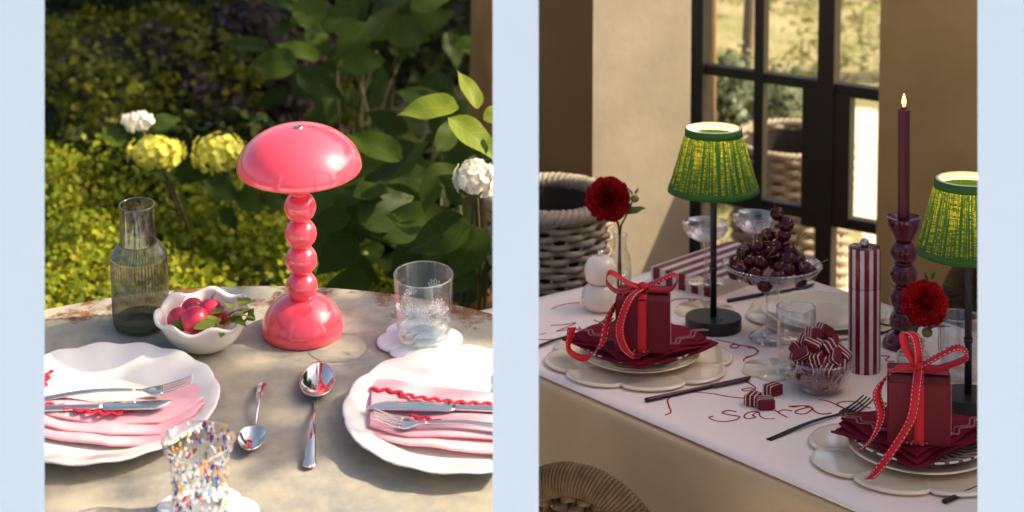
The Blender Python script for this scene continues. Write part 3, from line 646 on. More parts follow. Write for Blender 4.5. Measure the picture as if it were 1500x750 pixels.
def bow_gift(px, py, h, side, rz, lab, tails, bl, bscale=1.0):
    """present: box, lid crease, crossed ribbon bands with stitched edges, bow and tails; side in metres"""
    g = thing('gift_box', lab, 'gift', R.at(px, py, h, rz), 'wrapped gifts on the plates'); s = side / 2; bh = side * 1.0
    obj('box', box(-s, s, -s, s, 0, bh, .002), BOXR, g, smooth=False)
    w = .0138 * bscale
    def stitched(path, wd, width=w, n=40, nm='ribbon'):
        o = obj(nm, ribbon(path, wd, width, .0006, n), RIB, g)
        P = [Vector(p) for p in spline(path, n * 2)]; W = [Vector(p).normalized() for p in spline(wd, n * 2)]; dash = []
        for sg in (-1, 1):
            for i in range(0, 2 * n - 2, 3):
                t = (P[i + 1] - P[i]); nn = t.cross(W[i]); nn = nn.normalized() if nn.length > 0 else Vector((0, 0, 1))
                for s2 in (1, -1):
                    c = nn * (.0009 if s2 > 0 else -.0002); q = W[i] * (sg * width * .36)
                    dash.append(tube([P[i] + q + c, P[i] + q + c + t * 1.3], .00045, 3))
        st = obj('stitching', join(*dash), STITCH, o, kind='stuff'); return o
    e_ = .0012
    stitched([(0, -s - e_, .0), (0, -s - e_, bh * .5), (0, -s - e_, bh - .001)], [(1, 0, 0)] * 3)
    stitched([(0, -s, bh + e_), (0, 0, bh + e_), (0, s, bh + e_)], [(1, 0, 0)] * 3)
    stitched([(-s, 0, bh + e_ * 1.6), (0, 0, bh + e_ * 1.6), (s, 0, bh + e_ * 1.6)], [(0, 1, 0)] * 3)
    stitched([(s + e_, 0, bh), (s + e_, 0, bh * .5), (s + e_, 0, 0)], [(0, 1, 0)] * 3)
    for lp, wd in bl: stitched(lp, wd, w * 1.0, 46, 'bow_loop')
    obj('knot', xf(ball(.0095 * bscale, 14, 10, 1.0, .8, .85), T(0, -.006, bh + .010)), RIB, g)
    for tl, wd in tails: stitched(tl, wd, w, 50, 'ribbon_tail')
    return g
def napkin_b(px, py, h, half, rz, lab, seed, asp=1.0):
    g = thing('burgundy_napkin', lab, 'napkin', R.at(px, py, h, rz), 'burgundy napkins'); rnd = random.Random(seed)
    for k in range(4):
        hh = half * (1 - .035 * k); ph = rnd.uniform(0, 6)
        def fn(s, t, k=k, hh=hh, ph=ph):
            x, y = (s - .5) * 2 * hh * asp, (t - .5) * 2 * hh; d = max(abs(s - .5), abs(t - .5)) * 2
            return (x + .004 * math.sin(t * 9 + ph), y + .003 * math.sin(s * 11 + ph), .003 + .0042 * k + .0045 * d ** 2 * math.sin(6 * (s + t) + ph + k) + .008 * max(0, d - .6) - .018 * max(0, d - .86))
        obj('cloth_fold', grid(fn, 28, 28, .0028), BURG, g)
    for k, o_ in enumerate((.80, .70)):
        pts = []
        for i in range(80):
            t = i / 79; x = (t - .5) * 2 * half * asp * .93
            for_y = -half * o_ + .005 * math.sin(t * 30); pts.append((x, for_y, .0225 - .001 * k + .004 * math.sin(t * 8)))
        obj('wavy_trim', tube(pts, .0016, 5, flat=.4), PINKTR, g)
        obj('wavy_trim', tube([(-y if False else -half * asp * o_ + .005 * math.sin(i * .4), (i / 79 - .5) * 1.86 * half, .0225) for i, y in enumerate(range(80))], .0016, 5, flat=.4), PINKTR, g)
    return g
loopw = [(.1, 1, .25), (0, 1, 0), (.1, 1, -.2), (0, 1, 0), (.1, 1, .3)]
def loops(b, bh):
    k = b
    return [([(0, -.006, bh + .010), (-.022 * k, -.010, bh + .016), (-.050 * k, -.014, bh + .034), (-.056 * k, -.012, bh + .018), (-.040 * k, -.010, bh + .004), (-.018 * k, -.006, bh + .006), (0, -.006, bh + .010)], [(0, 1, .3)] * 7),
            ([(0, -.006, bh + .010), (.020 * k, -.010, bh + .020), (.046 * k, -.010, bh + .032), (.054 * k, -.006, bh + .024), (.044 * k, -.004, bh + .008), (.020 * k, -.004, bh + .006), (0, -.006, bh + .010)], [(0, 1, .3)] * 7)]
# first setting, beside the snowman-shaped shaker
charger(936, 529, 139, 'cream scalloped charger beneath the gift next to the white shaker', .12)
plate(R, 937, 524, 88, 'plain cream dinner plate on the charger beside the white shaker', n=2, amp=0, h=.0115, mat=CREAM, grp='cream dinner plates', depth=.009)
plate(R, 937, 517, 84, 'small plate with striped burgundy rim beneath the napkin by the white shaker', n=2, amp=0, h=.0185, mat=STRP, name='side_plate', grp='striped side plates', depth=.014)
napkin_b(938, 506, .0335, .085, rad(40), 'burgundy napkin with wavy trim under the gift by the white shaker', 3, 1.0)
side = .082; hg = .052
bow_gift(942, 505, hg, side, rad(-6), 'burgundy gift box with curling red ribbon beside the white shaker',
         [([(0, -.008, side + .010), (-.020, -.040, side + .0), (-.034, -.052, side * .5), (-.026, -.052, .01), (-.008, -.050, -.006)], [(1, 0, .1)] * 5),
          ([(0, -.006, side + .010), (-.030, -.020, side + .002), (-.052, -.034, side * .62), (-.062, -.05, side * .18), (-.085, -.055, -.006), (-.112, -.05, .004), (-.108, -.045, .038)], [(.5, .8, .3), (.4, .8, .3), (.8, .5, .1), (.7, .6, .2), (.2, .8, .5), (.3, .9, .2), (.9, .3, 0)])], loops(1, side))
m, ln = R.along((760, 519), (897, 476), .003); o = thing('black_fork', 'black fork whose handle leaves the cloth near the white shaker', 'fork', m, 'black forks'); fork_parts(o, ln, BLK, w=.022, arch=.006, hw=.009)
m, ln = R.along((946, 589), (1103, 556), .003); o = thing('black_knife', 'black knife lying between the charger and the candy bowl', 'knife', m, 'black knives'); knife_parts(o, ln, BLK, hw=.0095, bw=.013, cut=.6)
# second setting
charger(1347, 668, 166, 'cream scalloped charger beneath the gift next to the forked dahlia', .3)['label'] = 'cream scalloped charger beside the black fork near the stitched name'
plate(R, 1350, 662, 108, 'plain cream dinner plate beside the black fork near the stitched name', n=2, amp=0, h=.0115, mat=CREAM, grp='cream dinner plates', depth=.009)
plate(R, 1350, 654, 103, 'small striped plate under the napkin next to the stitched name', n=2, amp=0, h=.0185, mat=STRP, name='side_plate', grp='striped side plates', depth=.014)
napkin_b(1338, 637, .0335, .080, rad(38), 'burgundy napkin with wavy trim under the gift next to the stitched name', 5, 1.05)
side2 = .084
bow_gift(1345, 636, hg, side2, rad(-10), 'burgundy gift box with tall upright red bow beside the stitched name',
         [([(0, -.010, side2 + .010), (-.004, -.048, side2 * .95), (-.010, -.056, side2 * .5), (-.030, -.070, .01), (-.055, -.085, -.022), (-.066, -.095, -.030)], [(1, 0, .1)] * 6),
          ([(0, -.006, side2 + .010), (-.030, -.020, side2 + .012), (-.055, -.03, side2 * .8), (-.050, -.04, side2 * .45), (-.060, -.05, .012), (-.075, -.055, -.004)], [(.3, .8, .4), (.3, .8, .3), (.8, .5, .1), (.8, .5, .2), (.7, .6, .3), (.7, .6, .2)])],
         [([(0, -.006, side2 + .010), (-.016, -.010, side2 + .034), (-.020, -.012, side2 + .058), (-.006, -.010, side2 + .055), (.0, -.008, side2 + .03), (0, -.006, side2 + .010)], [(.9, .5, 0)] * 6),
          ([(0, -.006, side2 + .010), (.022, -.010, side2 + .026), (.052, -.010, side2 + .042), (.066, -.006, side2 + .030), (.050, -.004, side2 + .018), (.020, -.004, side2 + .008), (0, -.006, side2 + .010)], [(0, 1, .4)] * 7)])
m, ln = R.along((1126, 645), (1272, 594), .003); o = thing('black_fork', 'black fork lying across the stitched name beside the charger', 'fork', m, 'black forks'); fork_parts(o, ln, BLK, w=.024, arch=.006, hw=.0095)
m, ln = R.along((1383, 738), (1500, 690), .003); o = thing('black_knife', 'black knife handle at the edge of the overcloth past the scalloped charger', 'knife', m, 'black knives'); knife_parts(o, ln, BLK, hw=.0095, bw=.013, cut=.6)
# far settings
charger(1204, 464, 112, 'wide cream charger lying bare behind the striped pepper mill', .1, h=.003)
plate(R, 1206, 462, 92, 'empty cream dinner plate behind the striped pepper mill', n=2, amp=0, h=.0115, mat=CREAM, grp='cream dinner plates', depth=.010)
coaster('scalloped_coaster', R, 1032, 458, 45, 'cream scalloped coaster behind the foot of the green lamp', 'scalloped white coasters', mat=CREAM, th=.006)
coaster('scalloped_coaster', R, 1134, 545, 49, 'cream scalloped coaster beside the cut glass tumbler', 'scalloped white coasters', mat=CREAM, th=.006)
m, ln = R.along((1066, 443), (1196, 419), .003); o = thing('black_knife', 'black knife lying behind the glass cherry stand', 'knife', m, 'black knives'); knife_parts(o, ln, BLK, hw=.009, bw=.013, cut=.45)
m, ln = R.along((1284, 492), (1370, 462), .003); o = thing('black_knife', 'black knife lying behind the bobbin candle holder', 'knife', m, 'black knives'); knife_parts(o, ln, BLK, hw=.009, bw=.013, cut=.5)

# ------------------------------------------------------------------ shaker, mill, striped box
def stripes(name, n, c1, c2, axis='angle', duty=.5, rough=.2, ph=50.25):
    m, nt, b, ln = nodes(name); tc = nt.nodes.new('ShaderNodeTexCoord'); sp = nt.nodes.new('ShaderNodeSeparateXYZ'); ln(tc.outputs['Object'], sp.inputs[0])
    if axis == 'angle':
        at = nt.nodes.new('ShaderNodeMath'); at.operation = 'ARCTAN2'; ln(sp.outputs[1], at.inputs[0]); ln(sp.outputs[0], at.inputs[1]); src = at.outputs[0]; k = n / (2 * PI)
    else: src = sp.outputs['XYZ'.index(axis)]; k = n
    mu = nt.nodes.new('ShaderNodeMath'); mu.operation = 'MULTIPLY_ADD'; mu.inputs[1].default_value = k; mu.inputs[2].default_value = ph; ln(src, mu.inputs[0])
    fr = nt.nodes.new('ShaderNodeMath'); fr.operation = 'FRACT'; ln(mu.outputs[0], fr.inputs[0])
    c = ramp(nt, fr.outputs[0], [(0, c1), (duty, c2)]); nt.nodes[-1].color_ramp.interpolation = 'CONSTANT'
    ln(c, b.inputs['Base Color']); b.inputs['Roughness'].default_value = rough; b.inputs['Coat Weight'].default_value = .12; b.inputs['Specular IOR Level'].default_value = .25; return m
SHKM = mt('warm_white_glaze', (.86, .68, .52), .2, coat=.4)
px_, py_ = 880, 454; s0 = R.sc(px_, py_); sh = thing('salt_shaker', 'white two-ball shaker with small metal knob on top', 'shaker', R.at(px_, py_, .003))
h1 = R.up(px_, py_, 440); r1 = 29 / s0; r2 = 25 / s0; hm = R.up(px_, py_, 415); h2 = R.up(px_, py_, 396); h3 = R.up(px_, py_, 374)
obj('lower_ball', lathe([(1e-4, .0), (r1 * .62, 0), (r1 * .82, .006), (r1 * .97, hm * .28), (r1, hm * .42), (r1 * .96, hm * .62), (r1 * .84, hm * .85), (r2 * .72, hm)], 48), SHKM, sh)
dh_ = h3 - hm
obj('upper_ball', lathe([(r2 * .70, hm + .001), (r2 * .88, hm + dh_ * .14), (r2, hm + dh_ * .42), (r2 * .95, hm + dh_ * .64), (r2 * .72, hm + dh_ * .88), (r2 * .35, hm + dh_ * .985), (1e-4, hm + dh_)], 48), SHKM, sh)
obj('knob', xf(ball(.0055, 16, 12), T(0, 0, h3 + .004)), STEEL, sh)
px_, py_ = 1266, 542; s0 = R.sc(px_, py_); ml = thing('pepper_mill', 'tall cylindrical pepper mill with burgundy and white vertical stripes', 'pepper mill', R.at(px_, py_, .003, .1))
hm = R.up(px_, py_, 420); hT = R.up(px_, py_, 362); rm = 24.2 / s0 * .97
HOLD = mt('burgundy_lacquer', (.105, .004, .014), .22, coat=.35)
MILL = stripes('burgundy_white_lacquer', 11, (.20, .006, .018), (.62, .50, .46), duty=.55)
obj('body', lathe([(1e-4, 0), (rm * .97, 0), (rm, .002), (rm, hm - .001), (rm * .98, hm)], 96), MILL, ml)
obj('turning_head', lathe([(rm * .98, hm + .0008), (rm, hm + .002), (rm, hT - .002), (rm * .97, hT), (rm * .97, hT - .001)], 96), MILL, ml)
obj('cap', lathe([(rm * .965, hT - .002), (rm * .96, hT + .0004), (1e-4, hT + .0006)], 64), HOLD, ml)
obj('knob', xf(ball(.0075, 18, 12), T(0, 0, hT + .006)), mt('pewter', (.45, .40, .33), .3, 1), ml)

p0 = Vector(R.uv(953, 417)); p1 = Vector(R.uv(1046, 440)); dx = (p1 - p0); lnx = dx.length; ang = math.atan2(dx.y, dx.x)
bx_ = thing('striped_box', 'flat burgundy and white striped gift box behind the green lamp', 'box', R.M @ T(p0.x, p0.y, .003) @ RZ(ang))
bh_ = R.up(953, 417, 393); dp = .235
SB = stripes('box_stripes', 1 / (lnx / 5.0), (.62, .52, .46), (.17, .005, .016), axis='X', duty=.44, rough=.45)
obj('lid', box(0, lnx, 0, dp, bh_ * .35, bh_, .001), SB, bx_, smooth=False)
obj('tray', box(.001, lnx - .001, .001, dp - .001, 0, bh_ * .348), SB, bx_, smooth=False)

# ------------------------------------------------------------------ green lamps
def shade_mat():
    m, nt, b, ln = nodes('green_slub_linen'); tc = nt.nodes.new('ShaderNodeTexCoord')
    sp = nt.nodes.new('ShaderNodeSeparateXYZ'); ln(tc.outputs['Object'], sp.inputs[0])
    at = nt.nodes.new('ShaderNodeMath'); at.operation = 'ARCTAN2'; ln(sp.outputs[1], at.inputs[0]); ln(sp.outputs[0], at.inputs[1])
    cb_ = nt.nodes.new('ShaderNodeCombineXYZ'); ln(at.outputs[0], cb_.inputs[0]); ln(sp.outputs[2], cb_.inputs[2])
    def nz(sx, sz, th):
        mp = nt.nodes.new('ShaderNodeMapping'); mp.inputs['Scale'].default_value = (sx, 1, sz); ln(cb_.outputs[0], mp.inputs[0])
        n = nt.nodes.new('ShaderNodeTexNoise'); n.inputs['Scale'].default_value = 1; n.inputs['Detail'].default_value = 3; ln(mp.outputs[0], n.inputs[0])
        return ramp(nt, n.outputs['Fac'], [(th - .04, (0, 0, 0)), (th + .05, (1, 1, 1))])
    v = nz(26, 9, .50); hz = nz(3, 330, .53); hz2 = nz(9, 700, .52)
    def mx_(a, c_):
        q = nt.nodes.new('ShaderNodeMath'); q.operation = 'MULTIPLY'; ln(a, q.inputs[0]); ln(c_, q.inputs[1]); return q.outputs[0]
    inv = nt.nodes.new('ShaderNodeMath'); inv.operation = 'MAXIMUM'; ln(hz, inv.inputs[0]); ln(hz2, inv.inputs[1])
    gap = mx_(v, inv.outputs[0])
    b.inputs['Base Color'].default_value = (.030, .115, .014, 1); b.inputs['Roughness'].default_value = .9
    tg = nt.nodes.new('ShaderNodeBsdfTranslucent'); ln(mixc(nt, gap, (.03, .13, .01), (.46, .47, .08)), tg.inputs[0])
    fac = nt.nodes.new('ShaderNodeMapRange'); fac.inputs['To Min'].default_value = .22; fac.inputs['To Max'].default_value = .58; ln(gap, fac.inputs['Value'])
    mx = nt.nodes.new('ShaderNodeMixShader'); ln(fac.outputs[0], mx.inputs[0]); ln(b.outputs[0], mx.inputs[1]); ln(tg.outputs[0], mx.inputs[2])
    ln(mx.outputs[0], nt.nodes['Material Output'].inputs['Surface']); return m
SHADE = shade_mat(); TRIM = mt('green_linen_trim', (.026, .105, .012), .9, bs=600, bst=.3); LINER = mt('cream_card_liner', (.80, .72, .50), .8)
LBASE = mt('dark_bronze', (.035, .028, .026), .4, metal=.5)
def green_lamp(px, py, hw_b, hw_t, row_b, row_t, bpx, lab, power):
    s0 = R.sc(px, py); g = thing('green_lamp', lab, 'lamp', R.at(px, py, .003), 'green shaded lamps'); rb = bpx / s0; hb = .021
    obj('base', lathe([(1e-4, 0), (rb * .985, 0), (rb, .002), (rb, hb - .002), (rb * .985, hb), (rb * .5, hb), (1e-4, hb)], 64), LBASE, g, auto=40)
    zb, zt = R.up(px, py, row_b), R.up(px, py, row_t)
    obj('pole', tube([(0, 0, hb), (0, 0, zt - .01)], .0055, 14), LBASE, g)
    obj('pole_collar', lathe([(.0055, zb * .42), (.0068, zb * .42), (.0068, zb * .45), (.0055, zb * .45)], 16), LBASE, g)
    obj('button', xf(ball(.003, 10, 6, 1, 1, .4), T(.012, -.022, hb)), BLK, g)
    sb = F / ((g.matrix_basis @ Vector((0, 0, zb)) - CP).dot(FW)); rB, rT = hw_b / sb, hw_t / sb
    def pl(a, r, z, i):
        t = (z - zb) / (zt - zb); k = 34; w = abs(((a * k / (2 * PI)) % 1) - .5) * 2
        return r + .0046 * w * (1 - .45 * t) * (1 if 0.06 < t < .9 else .2) + .002 * (1 - t) ** 6 * abs(math.cos(3 * a)), z
    prof = [(rB + (rT - rB) * t, zb + (zt - zb) * t) for t in np.linspace(0, 1, 14)]
    obj('pleated_shade', lathe(prof, 272, pl), SHADE, g)
    def band(z0, z1, r0, r1, nm): obj(nm, lathe([(r0, z0), (r0 + .0011, z0 - .0004), (r1 + .0011, z1), (r1, z1)], 136, lambda a, r, z, i: (r + .002 * (1 - (z - zb) / (zt - zb)) ** 6 * abs(math.cos(3 * a)), z)), TRIM, g)
    band(zb - .002, zb + .008, rB + .0026, rB + .0020, 'lower_trim'); band(zt - .011, zt + .001, rT + .0036, rT + .0022, 'upper_trim')
    obj('shade_liner', lathe([(rB - .001, zb + .002), (rT - .001, zt)], 64), thin_glass('liner_film', (1, .93, .70), 0, .02), g)
    obj('top_rim', lathe([(rT + .002, zt + .001), (rT - .002, zt + .002), (rT - .0035, zt - .010)], 96), LINER, g)
    zm = zb + (zt - zb) * .55
    obj('bulb', xf(ball(.013, 16, 12, 1, 1, 1.3), T(0, 0, zm)), emit('warm_bulb', (1, .78, .40), 6), g)
    l = bpy.data.lights.new('bulb_light', 'POINT'); l.energy = power; l.color = (1, .70, .30); l.shadow_soft_size = .016; lo = bpy.data.objects.new('bulb_light', l); COL.objects.link(lo); lo.parent = g; lo.matrix_basis = T(0, 0, zm + .03)
green_lamp(1045, 481, 62, 38.5, 279, 189, 41, 'lit green pleated lamp with dark round foot beside the striped box', .32)
green_lamp(1418, 597, 70, 46, 370, 264, 43, 'lit green pleated lamp standing behind the gift with the tall bow', .32)

# ------------------------------------------------------------------ candle and bobbin holder
px_, py_ = 1323, 507; s0 = R.sc(px_, py_); ch = thing('candle_holder', 'glossy burgundy bobbin candle holder with cup top', 'candle holder', R.at(px_, py_, .003))
rr0 = 31 / s0; hz_ = [R.up(px_, py_, y) for y in (470, 437, 402, 369)]; rbb = 20.5 / s0
obj('foot', lathe([(1e-4, 0), (rr0 * .97, 0), (rr0, .003), (rr0 * .93, .010), (rr0 * .72, .020), (rr0 * .4, .026), (1e-4, .027)], 48), HOLD, ch)
for h in hz_: obj('bobbin', xf(ball(rbb, 32, 18, 1, 1, .94), T(0, 0, h)), HOLD, ch)
for i in range(3): obj('ring', lathe([(rbb * .5, (hz_[i] + hz_[i + 1]) / 2 - .003), (rbb * .72, (hz_[i] + hz_[i + 1]) / 2), (rbb * .5, (hz_[i] + hz_[i + 1]) / 2 + .003)], 32), HOLD, ch)
zc0 = hz_[3] + rbb * .8; zc1 = R.up(px_, py_, 319); rc = 25.5 / s0
obj('cup', lathe([(rbb * .55, zc0), (rbb * .72, zc0 + .003), (rc * .62, zc0 + (zc1 - zc0) * .2), (rc * .9, zc0 + (zc1 - zc0) * .6), (rc, zc1), (rc * .985, zc1 + .001), (rc * .92, zc1 - .002), (.011, zc1 - .005), (1e-4, zc1 - .005)], 48), HOLD, ch)
cz0 = zc1 - .006; czt = R.up(px_, py_, 160); WAX = mt('burgundy_wax', (.105, .003, .012), .4, sss=.1)
cn = thing('taper_candle', 'tall burgundy candle burning in the bobbin holder', 'candle', R.at(px_, py_, .003) @ T(0, 0, cz0))
rcn = 8.8 / (F / (R.P(*R.uv(px_, py_), .3) - CP).dot(FW)); hc = czt - cz0
obj('wax', lathe([(rcn, 0), (rcn, hc - .003), (rcn * .9, hc - .0005), (rcn * .6, hc - .002), (1e-4, hc - .0025)], 32), WAX, cn)
obj('wick', tube([(0, 0, hc - .003), (.0003, 0, hc + .002), (.0008, 0, hc + .005)], .0007, 5), BLK, cn)
obj('flame', lathe([(1e-4, hc + .002), (.0022, hc + .0045), (.0036, hc + .010), (.0030, hc + .016), (.0014, hc + .021), (1e-4, hc + .025)], 16), emit('candle_flame', (1, .56, .16), 2.6), cn)

# ------------------------------------------------------------------ glassware
def glass_mat_facets(): pass
def facet(n, amp, z0, z1): return lambda a, r, z, i: (r * (1 + (amp * math.cos(n * a) if z0 < z < z1 else 0)), z)
def coupe(px, py, h, bowl_row, rpx, lab, tilt=0):
    s0 = R.sc(px, py, h); g = thing('coupe_glass', lab, 'glass', R.at(px, py, h), 'crystal coupe glasses'); z = R.up(px, py, bowl_row, h); r = rpx / s0 * 1.0; d = r * .78
    obj('foot', lathe([(1e-4, 0), (r * .82, 0), (r * .84, .0012), (r * .4, .003), (.004, .006)], 40), CRYSTAL, g)
    obj('stem', lathe([(.005, .005), (.0034, .014), (.0036, z - d - .012), (.006, z - d)], 12), CRYSTAL, g)
    pr = [(.004, z - d), (r * .45, z - d * .93), (r * .78, z - d * .66), (r * .93, z - d * .33), (r, z)]
    obj('bowl', lathe(pr + [(q - .0016, w + .0012) for q, w in reversed(pr)], 72, facet(18, .018, z - d * .85, z - d * .3)), CRYSTAL, g)
coupe(1034, 412, bh_ + .003, 326, 35, 'etched crystal coupe on the striped box beside the lamp pole')
coupe(1106, 408, bh_ + .003, 315, 33, 'etched crystal coupe on the striped box behind the cherries')

px_, py_ = 1131, 498; s0 = R.sc(px_, py_); st = thing('cherry_stand', 'pressed glass footed dish piled with dark cherries', 'cake stand', R.at(px_, py_, .003))
zr = R.up(px_, py_, 388); rd_ = 73 / (F / (R.P(*R.uv(px_, py_), zr) - CP).dot(FW)); rf = 33 / s0
obj('foot', lathe([(1e-4, 0), (rf, 0), (rf * 1.02, .003), (rf * .95, .009), (rf * .6, .016), (.012, .024)], 96, lambda a, r, z, i: (r * (1 + (.05 * math.cos(14 * a) if .002 < z < .012 else 0)), z)), CRYSTAL, st)
obj('stem', lathe([(.012, .023), (.0085, .04), (.010, zr * .5), (.012, zr - .045), (.016, zr - .034)], 12), CRYSTAL, st)
dpz = .036
dpr = [(1e-4, zr - dpz), (.02, zr - dpz), (rd_ * .5, zr - dpz * .82), (rd_ * .8, zr - dpz * .45), (rd_ * .94, zr - dpz * .15), (rd_, zr)]
PRESSED = thin_glass('pressed_glass', (.90, .84, .84), .12, .8, .06, power=1.6)
obj('dish', lathe(dpr + [(rd_ * .985, zr + .002)] + [(max(1e-4, q - .003), w + .003) for q, w in reversed(dpr)], 216, lambda a, r, z, i: (r * (1 + (.008 * math.cos(54 * a) if z > zr - dpz * .5 else 0)), z)), PRESSED, st)
CHM = mt('cherry_skin', (.030, .0015, .004), .2, spec=.35, var=(.07, .0025, .008), vs=30)
STM = mt('cherry_stalk', (.14, .12, .02), .6)
stm = st.matrix_basis
chme = None
pos = []
rc_ = .0125
rnd = random.Random(4)
for lay, (n_, rr2) in enumerate(((13, rd_ * .78), (12, rd_ * .70), (10, rd_ * .55), (6, rd_ * .34), (2, .014))):
    for k in range(n_):
        a = 2 * PI * k / n_ + lay * .5 + rnd.uniform(-.12, .12); r = rr2 * rnd.uniform(.82, 1.08)
        pos.append((r * math.cos(a), r * math.sin(a), zr - .012 + lay * .0128 + rnd.uniform(-.006, .007)))
pos += [(.018, -.012, zr + .052), (.022, -.006, zr + .068), (.008, .002, zr + .083)]
spots = ['piled on the glass stand']
fruit = None; stk = None
for i, p in enumerate(pos):
    o = thing('cherry', 'dark red cherry piled on the pressed glass stand', 'cherry', stm @ T(*p) @ RX(rnd.uniform(-.7, .7)) @ RY(rnd.uniform(-.7, .7)) @ RZ(rnd.uniform(0, 6)) @ S(*([rnd.uniform(.84, 1.12)] * 3)), 'cherries on the stand')
    if fruit is None:
        fo = obj('fruit', lathe([(1e-4, -rc_ * .95), (rc_ * .5, -rc_ * .86), (rc_ * .9, -rc_ * .4), (rc_, .1 * rc_), (rc_ * .85, .6 * rc_), (rc_ * .45, .88 * rc_), (1e-4, .76 * rc_)], 20), CHM, o); fruit = fo.data
        so_ = obj('stalk', tube([(0, 0, rc_ * .75), (.004, .001, rc_ * 1.6), (.013, .004, rc_ * 2.9)], [.0008, .0006, .001], 5), STM, o); stk = so_.data
    else:
        obj('fruit', fruit, None, o)
        if i % 3 == 0 or i > 32: obj('stalk', stk, None, o)

def tumbler(px, py, top, rt, rb, h, lab, water, n=16, wave=.012):
    s0 = R.sc(px, py, h); g = thing('cut_tumbler', lab, 'glass', R.at(px, py, h), 'cut glass tumblers'); z = R.up(px, py, top, h); rt, rb = rt / s0 * .97, rb / s0
    f_ = lambda a, r, zz, i: (r * (1 + (wave * abs(math.cos(n * a / 2)) if z * .12 < zz < z * .62 else 0)), zz)
    obj('glass_wall', lathe([(rb * .96, 0), (rb, .004), (rb + (rt - rb) * .2, z * .2), (rb + (rt - rb) * .4, z * .4), (rb + (rt - rb) * .6, z * .6), (rb + (rt - rb) * .62, z * .66), (rt, z), (rt - .002, z + .0008), (rt - .0025, z), (rb - .003, .012)], 96, f_), thin_glass('tumbler_glass', (.95, .94, .94), .07, .9, power=2.2), g)
    obj('thick_base', lathe([(1e-4, .001), (rb * .95, .0008), (rb * .97, .010), (1e-4, .011)], 48), CRYSTAL, g)
    obj('rim', tube([((rt - .001) * math.cos(q), (rt - .001) * math.sin(q), z) for q in np.linspace(0, 2 * PI, 49)[:-1]], .0009, 6, True), CRYSTAL, g)
    zw = R.up(px, py, water, h); rw_ = rb + (rt - rb) * zw / z - .003
    obj('water', lathe([(rb - .003, .013), (rw_, zw), (1e-4, zw)], 48), WATER, g)
tumbler(1166, 543, 449, 30, 26.5, .009, 'cut glass tumbler half full of water beside the candy bowl', 500)
tumbler(1404, 553, 462, 32, 27, .003, 'rippled glass tumbler of water behind the lamp beside the red dahlia', 515, 9, .03)

# candy bowl and candies
px_, py_ = 1201, 572; s0 = R.sc(px_, py_); cbw = thing('candy_bowl', 'round pink-tinged dimpled glass bowl filled with striped candies', 'bowl', R.at(px_, py_, .003))
zr = R.up(px_, py_, 527); rr3 = 48 / s0 * .98
bp_ = [(1e-4, .001), (rr3 * .45, 0), (rr3 * .6, .004), (rr3 * .84, zr * .3), (rr3 * .97, zr * .62), (rr3, zr * .82), (rr3 * .985, zr)]
obj('glass_bowl', lathe(bp_ + [(rr3 * .96, zr + .001)] + [(max(1e-4, r - .004), z + .003) for r, z in reversed(bp_)], 144, lambda a, r, z, i: (r * (1 + .016 * math.cos(28 * a) * math.sin(z / zr * 16)), z)), thin_glass('dimpled_glass', (.93, .86, .87), .08, .8, power=1.8), cbw)
obj('rim', tube([(rr3 * .975 * math.cos(q), rr3 * .975 * math.sin(q), zr) for q in np.linspace(0, 2 * PI, 65)[:-1]], .0011, 6, True), CRYSTAL, cbw)
CANDY = stripes('candy_stripes', 143, (.66, .46, .36), (.16, .004, .012), axis='Y', duty=.30, rough=.5, ph=50.15)
cs = .0105
cme = None
def candy(mw, lab, grp):
    global cme
    if cme is None:
        o = obj('candy', box(-cs * 1.25, cs * 1.25, -cs, cs, -cs * .8, cs * .8, .0022), CANDY, smooth=False); cme = o.data
    else: o = obj('candy', cme, None)
    o.matrix_basis = mw; return tag(o, lab, 'candy', grp)
rnd = random.Random(11); cm = cbw.matrix_basis
cp = []
for lay, (n_, rr2) in enumerate(((5, .5), (8, .68), (9, .72), (8, .66), (5, .42), (2, .18))):
    for k in range(n_):
        a = 2 * PI * k / n_ + lay * .7; r = rr3 * rr2 * rnd.uniform(.85, 1.0)
        cp.append((r * math.cos(a), r * math.sin(a), .015 + lay * .0150 + rnd.uniform(-.002, .002)))
for p in cp:
    candy(cm @ T(*p) @ RZ(rnd.uniform(0, 6.3)) @ RX(rnd.uniform(-.6, .6)) @ RY(rnd.uniform(-.7, .7)), 'burgundy and cream striped candy heaped in the glass bowl', 'candies in the bowl')
for (px, py, rz, lab) in ((1103, 584, 1.1, 'striped candy on the cloth touching its twin above the stitched name'), (1121, 590, .1, 'striped candy lying right above the stitched letters'), (1132, 570, .7, 'striped candy lying alone near the foot of the candy bowl')):
    o = candy(R.at(px, py, .0115, rz) @ RX(.0), lab, None)

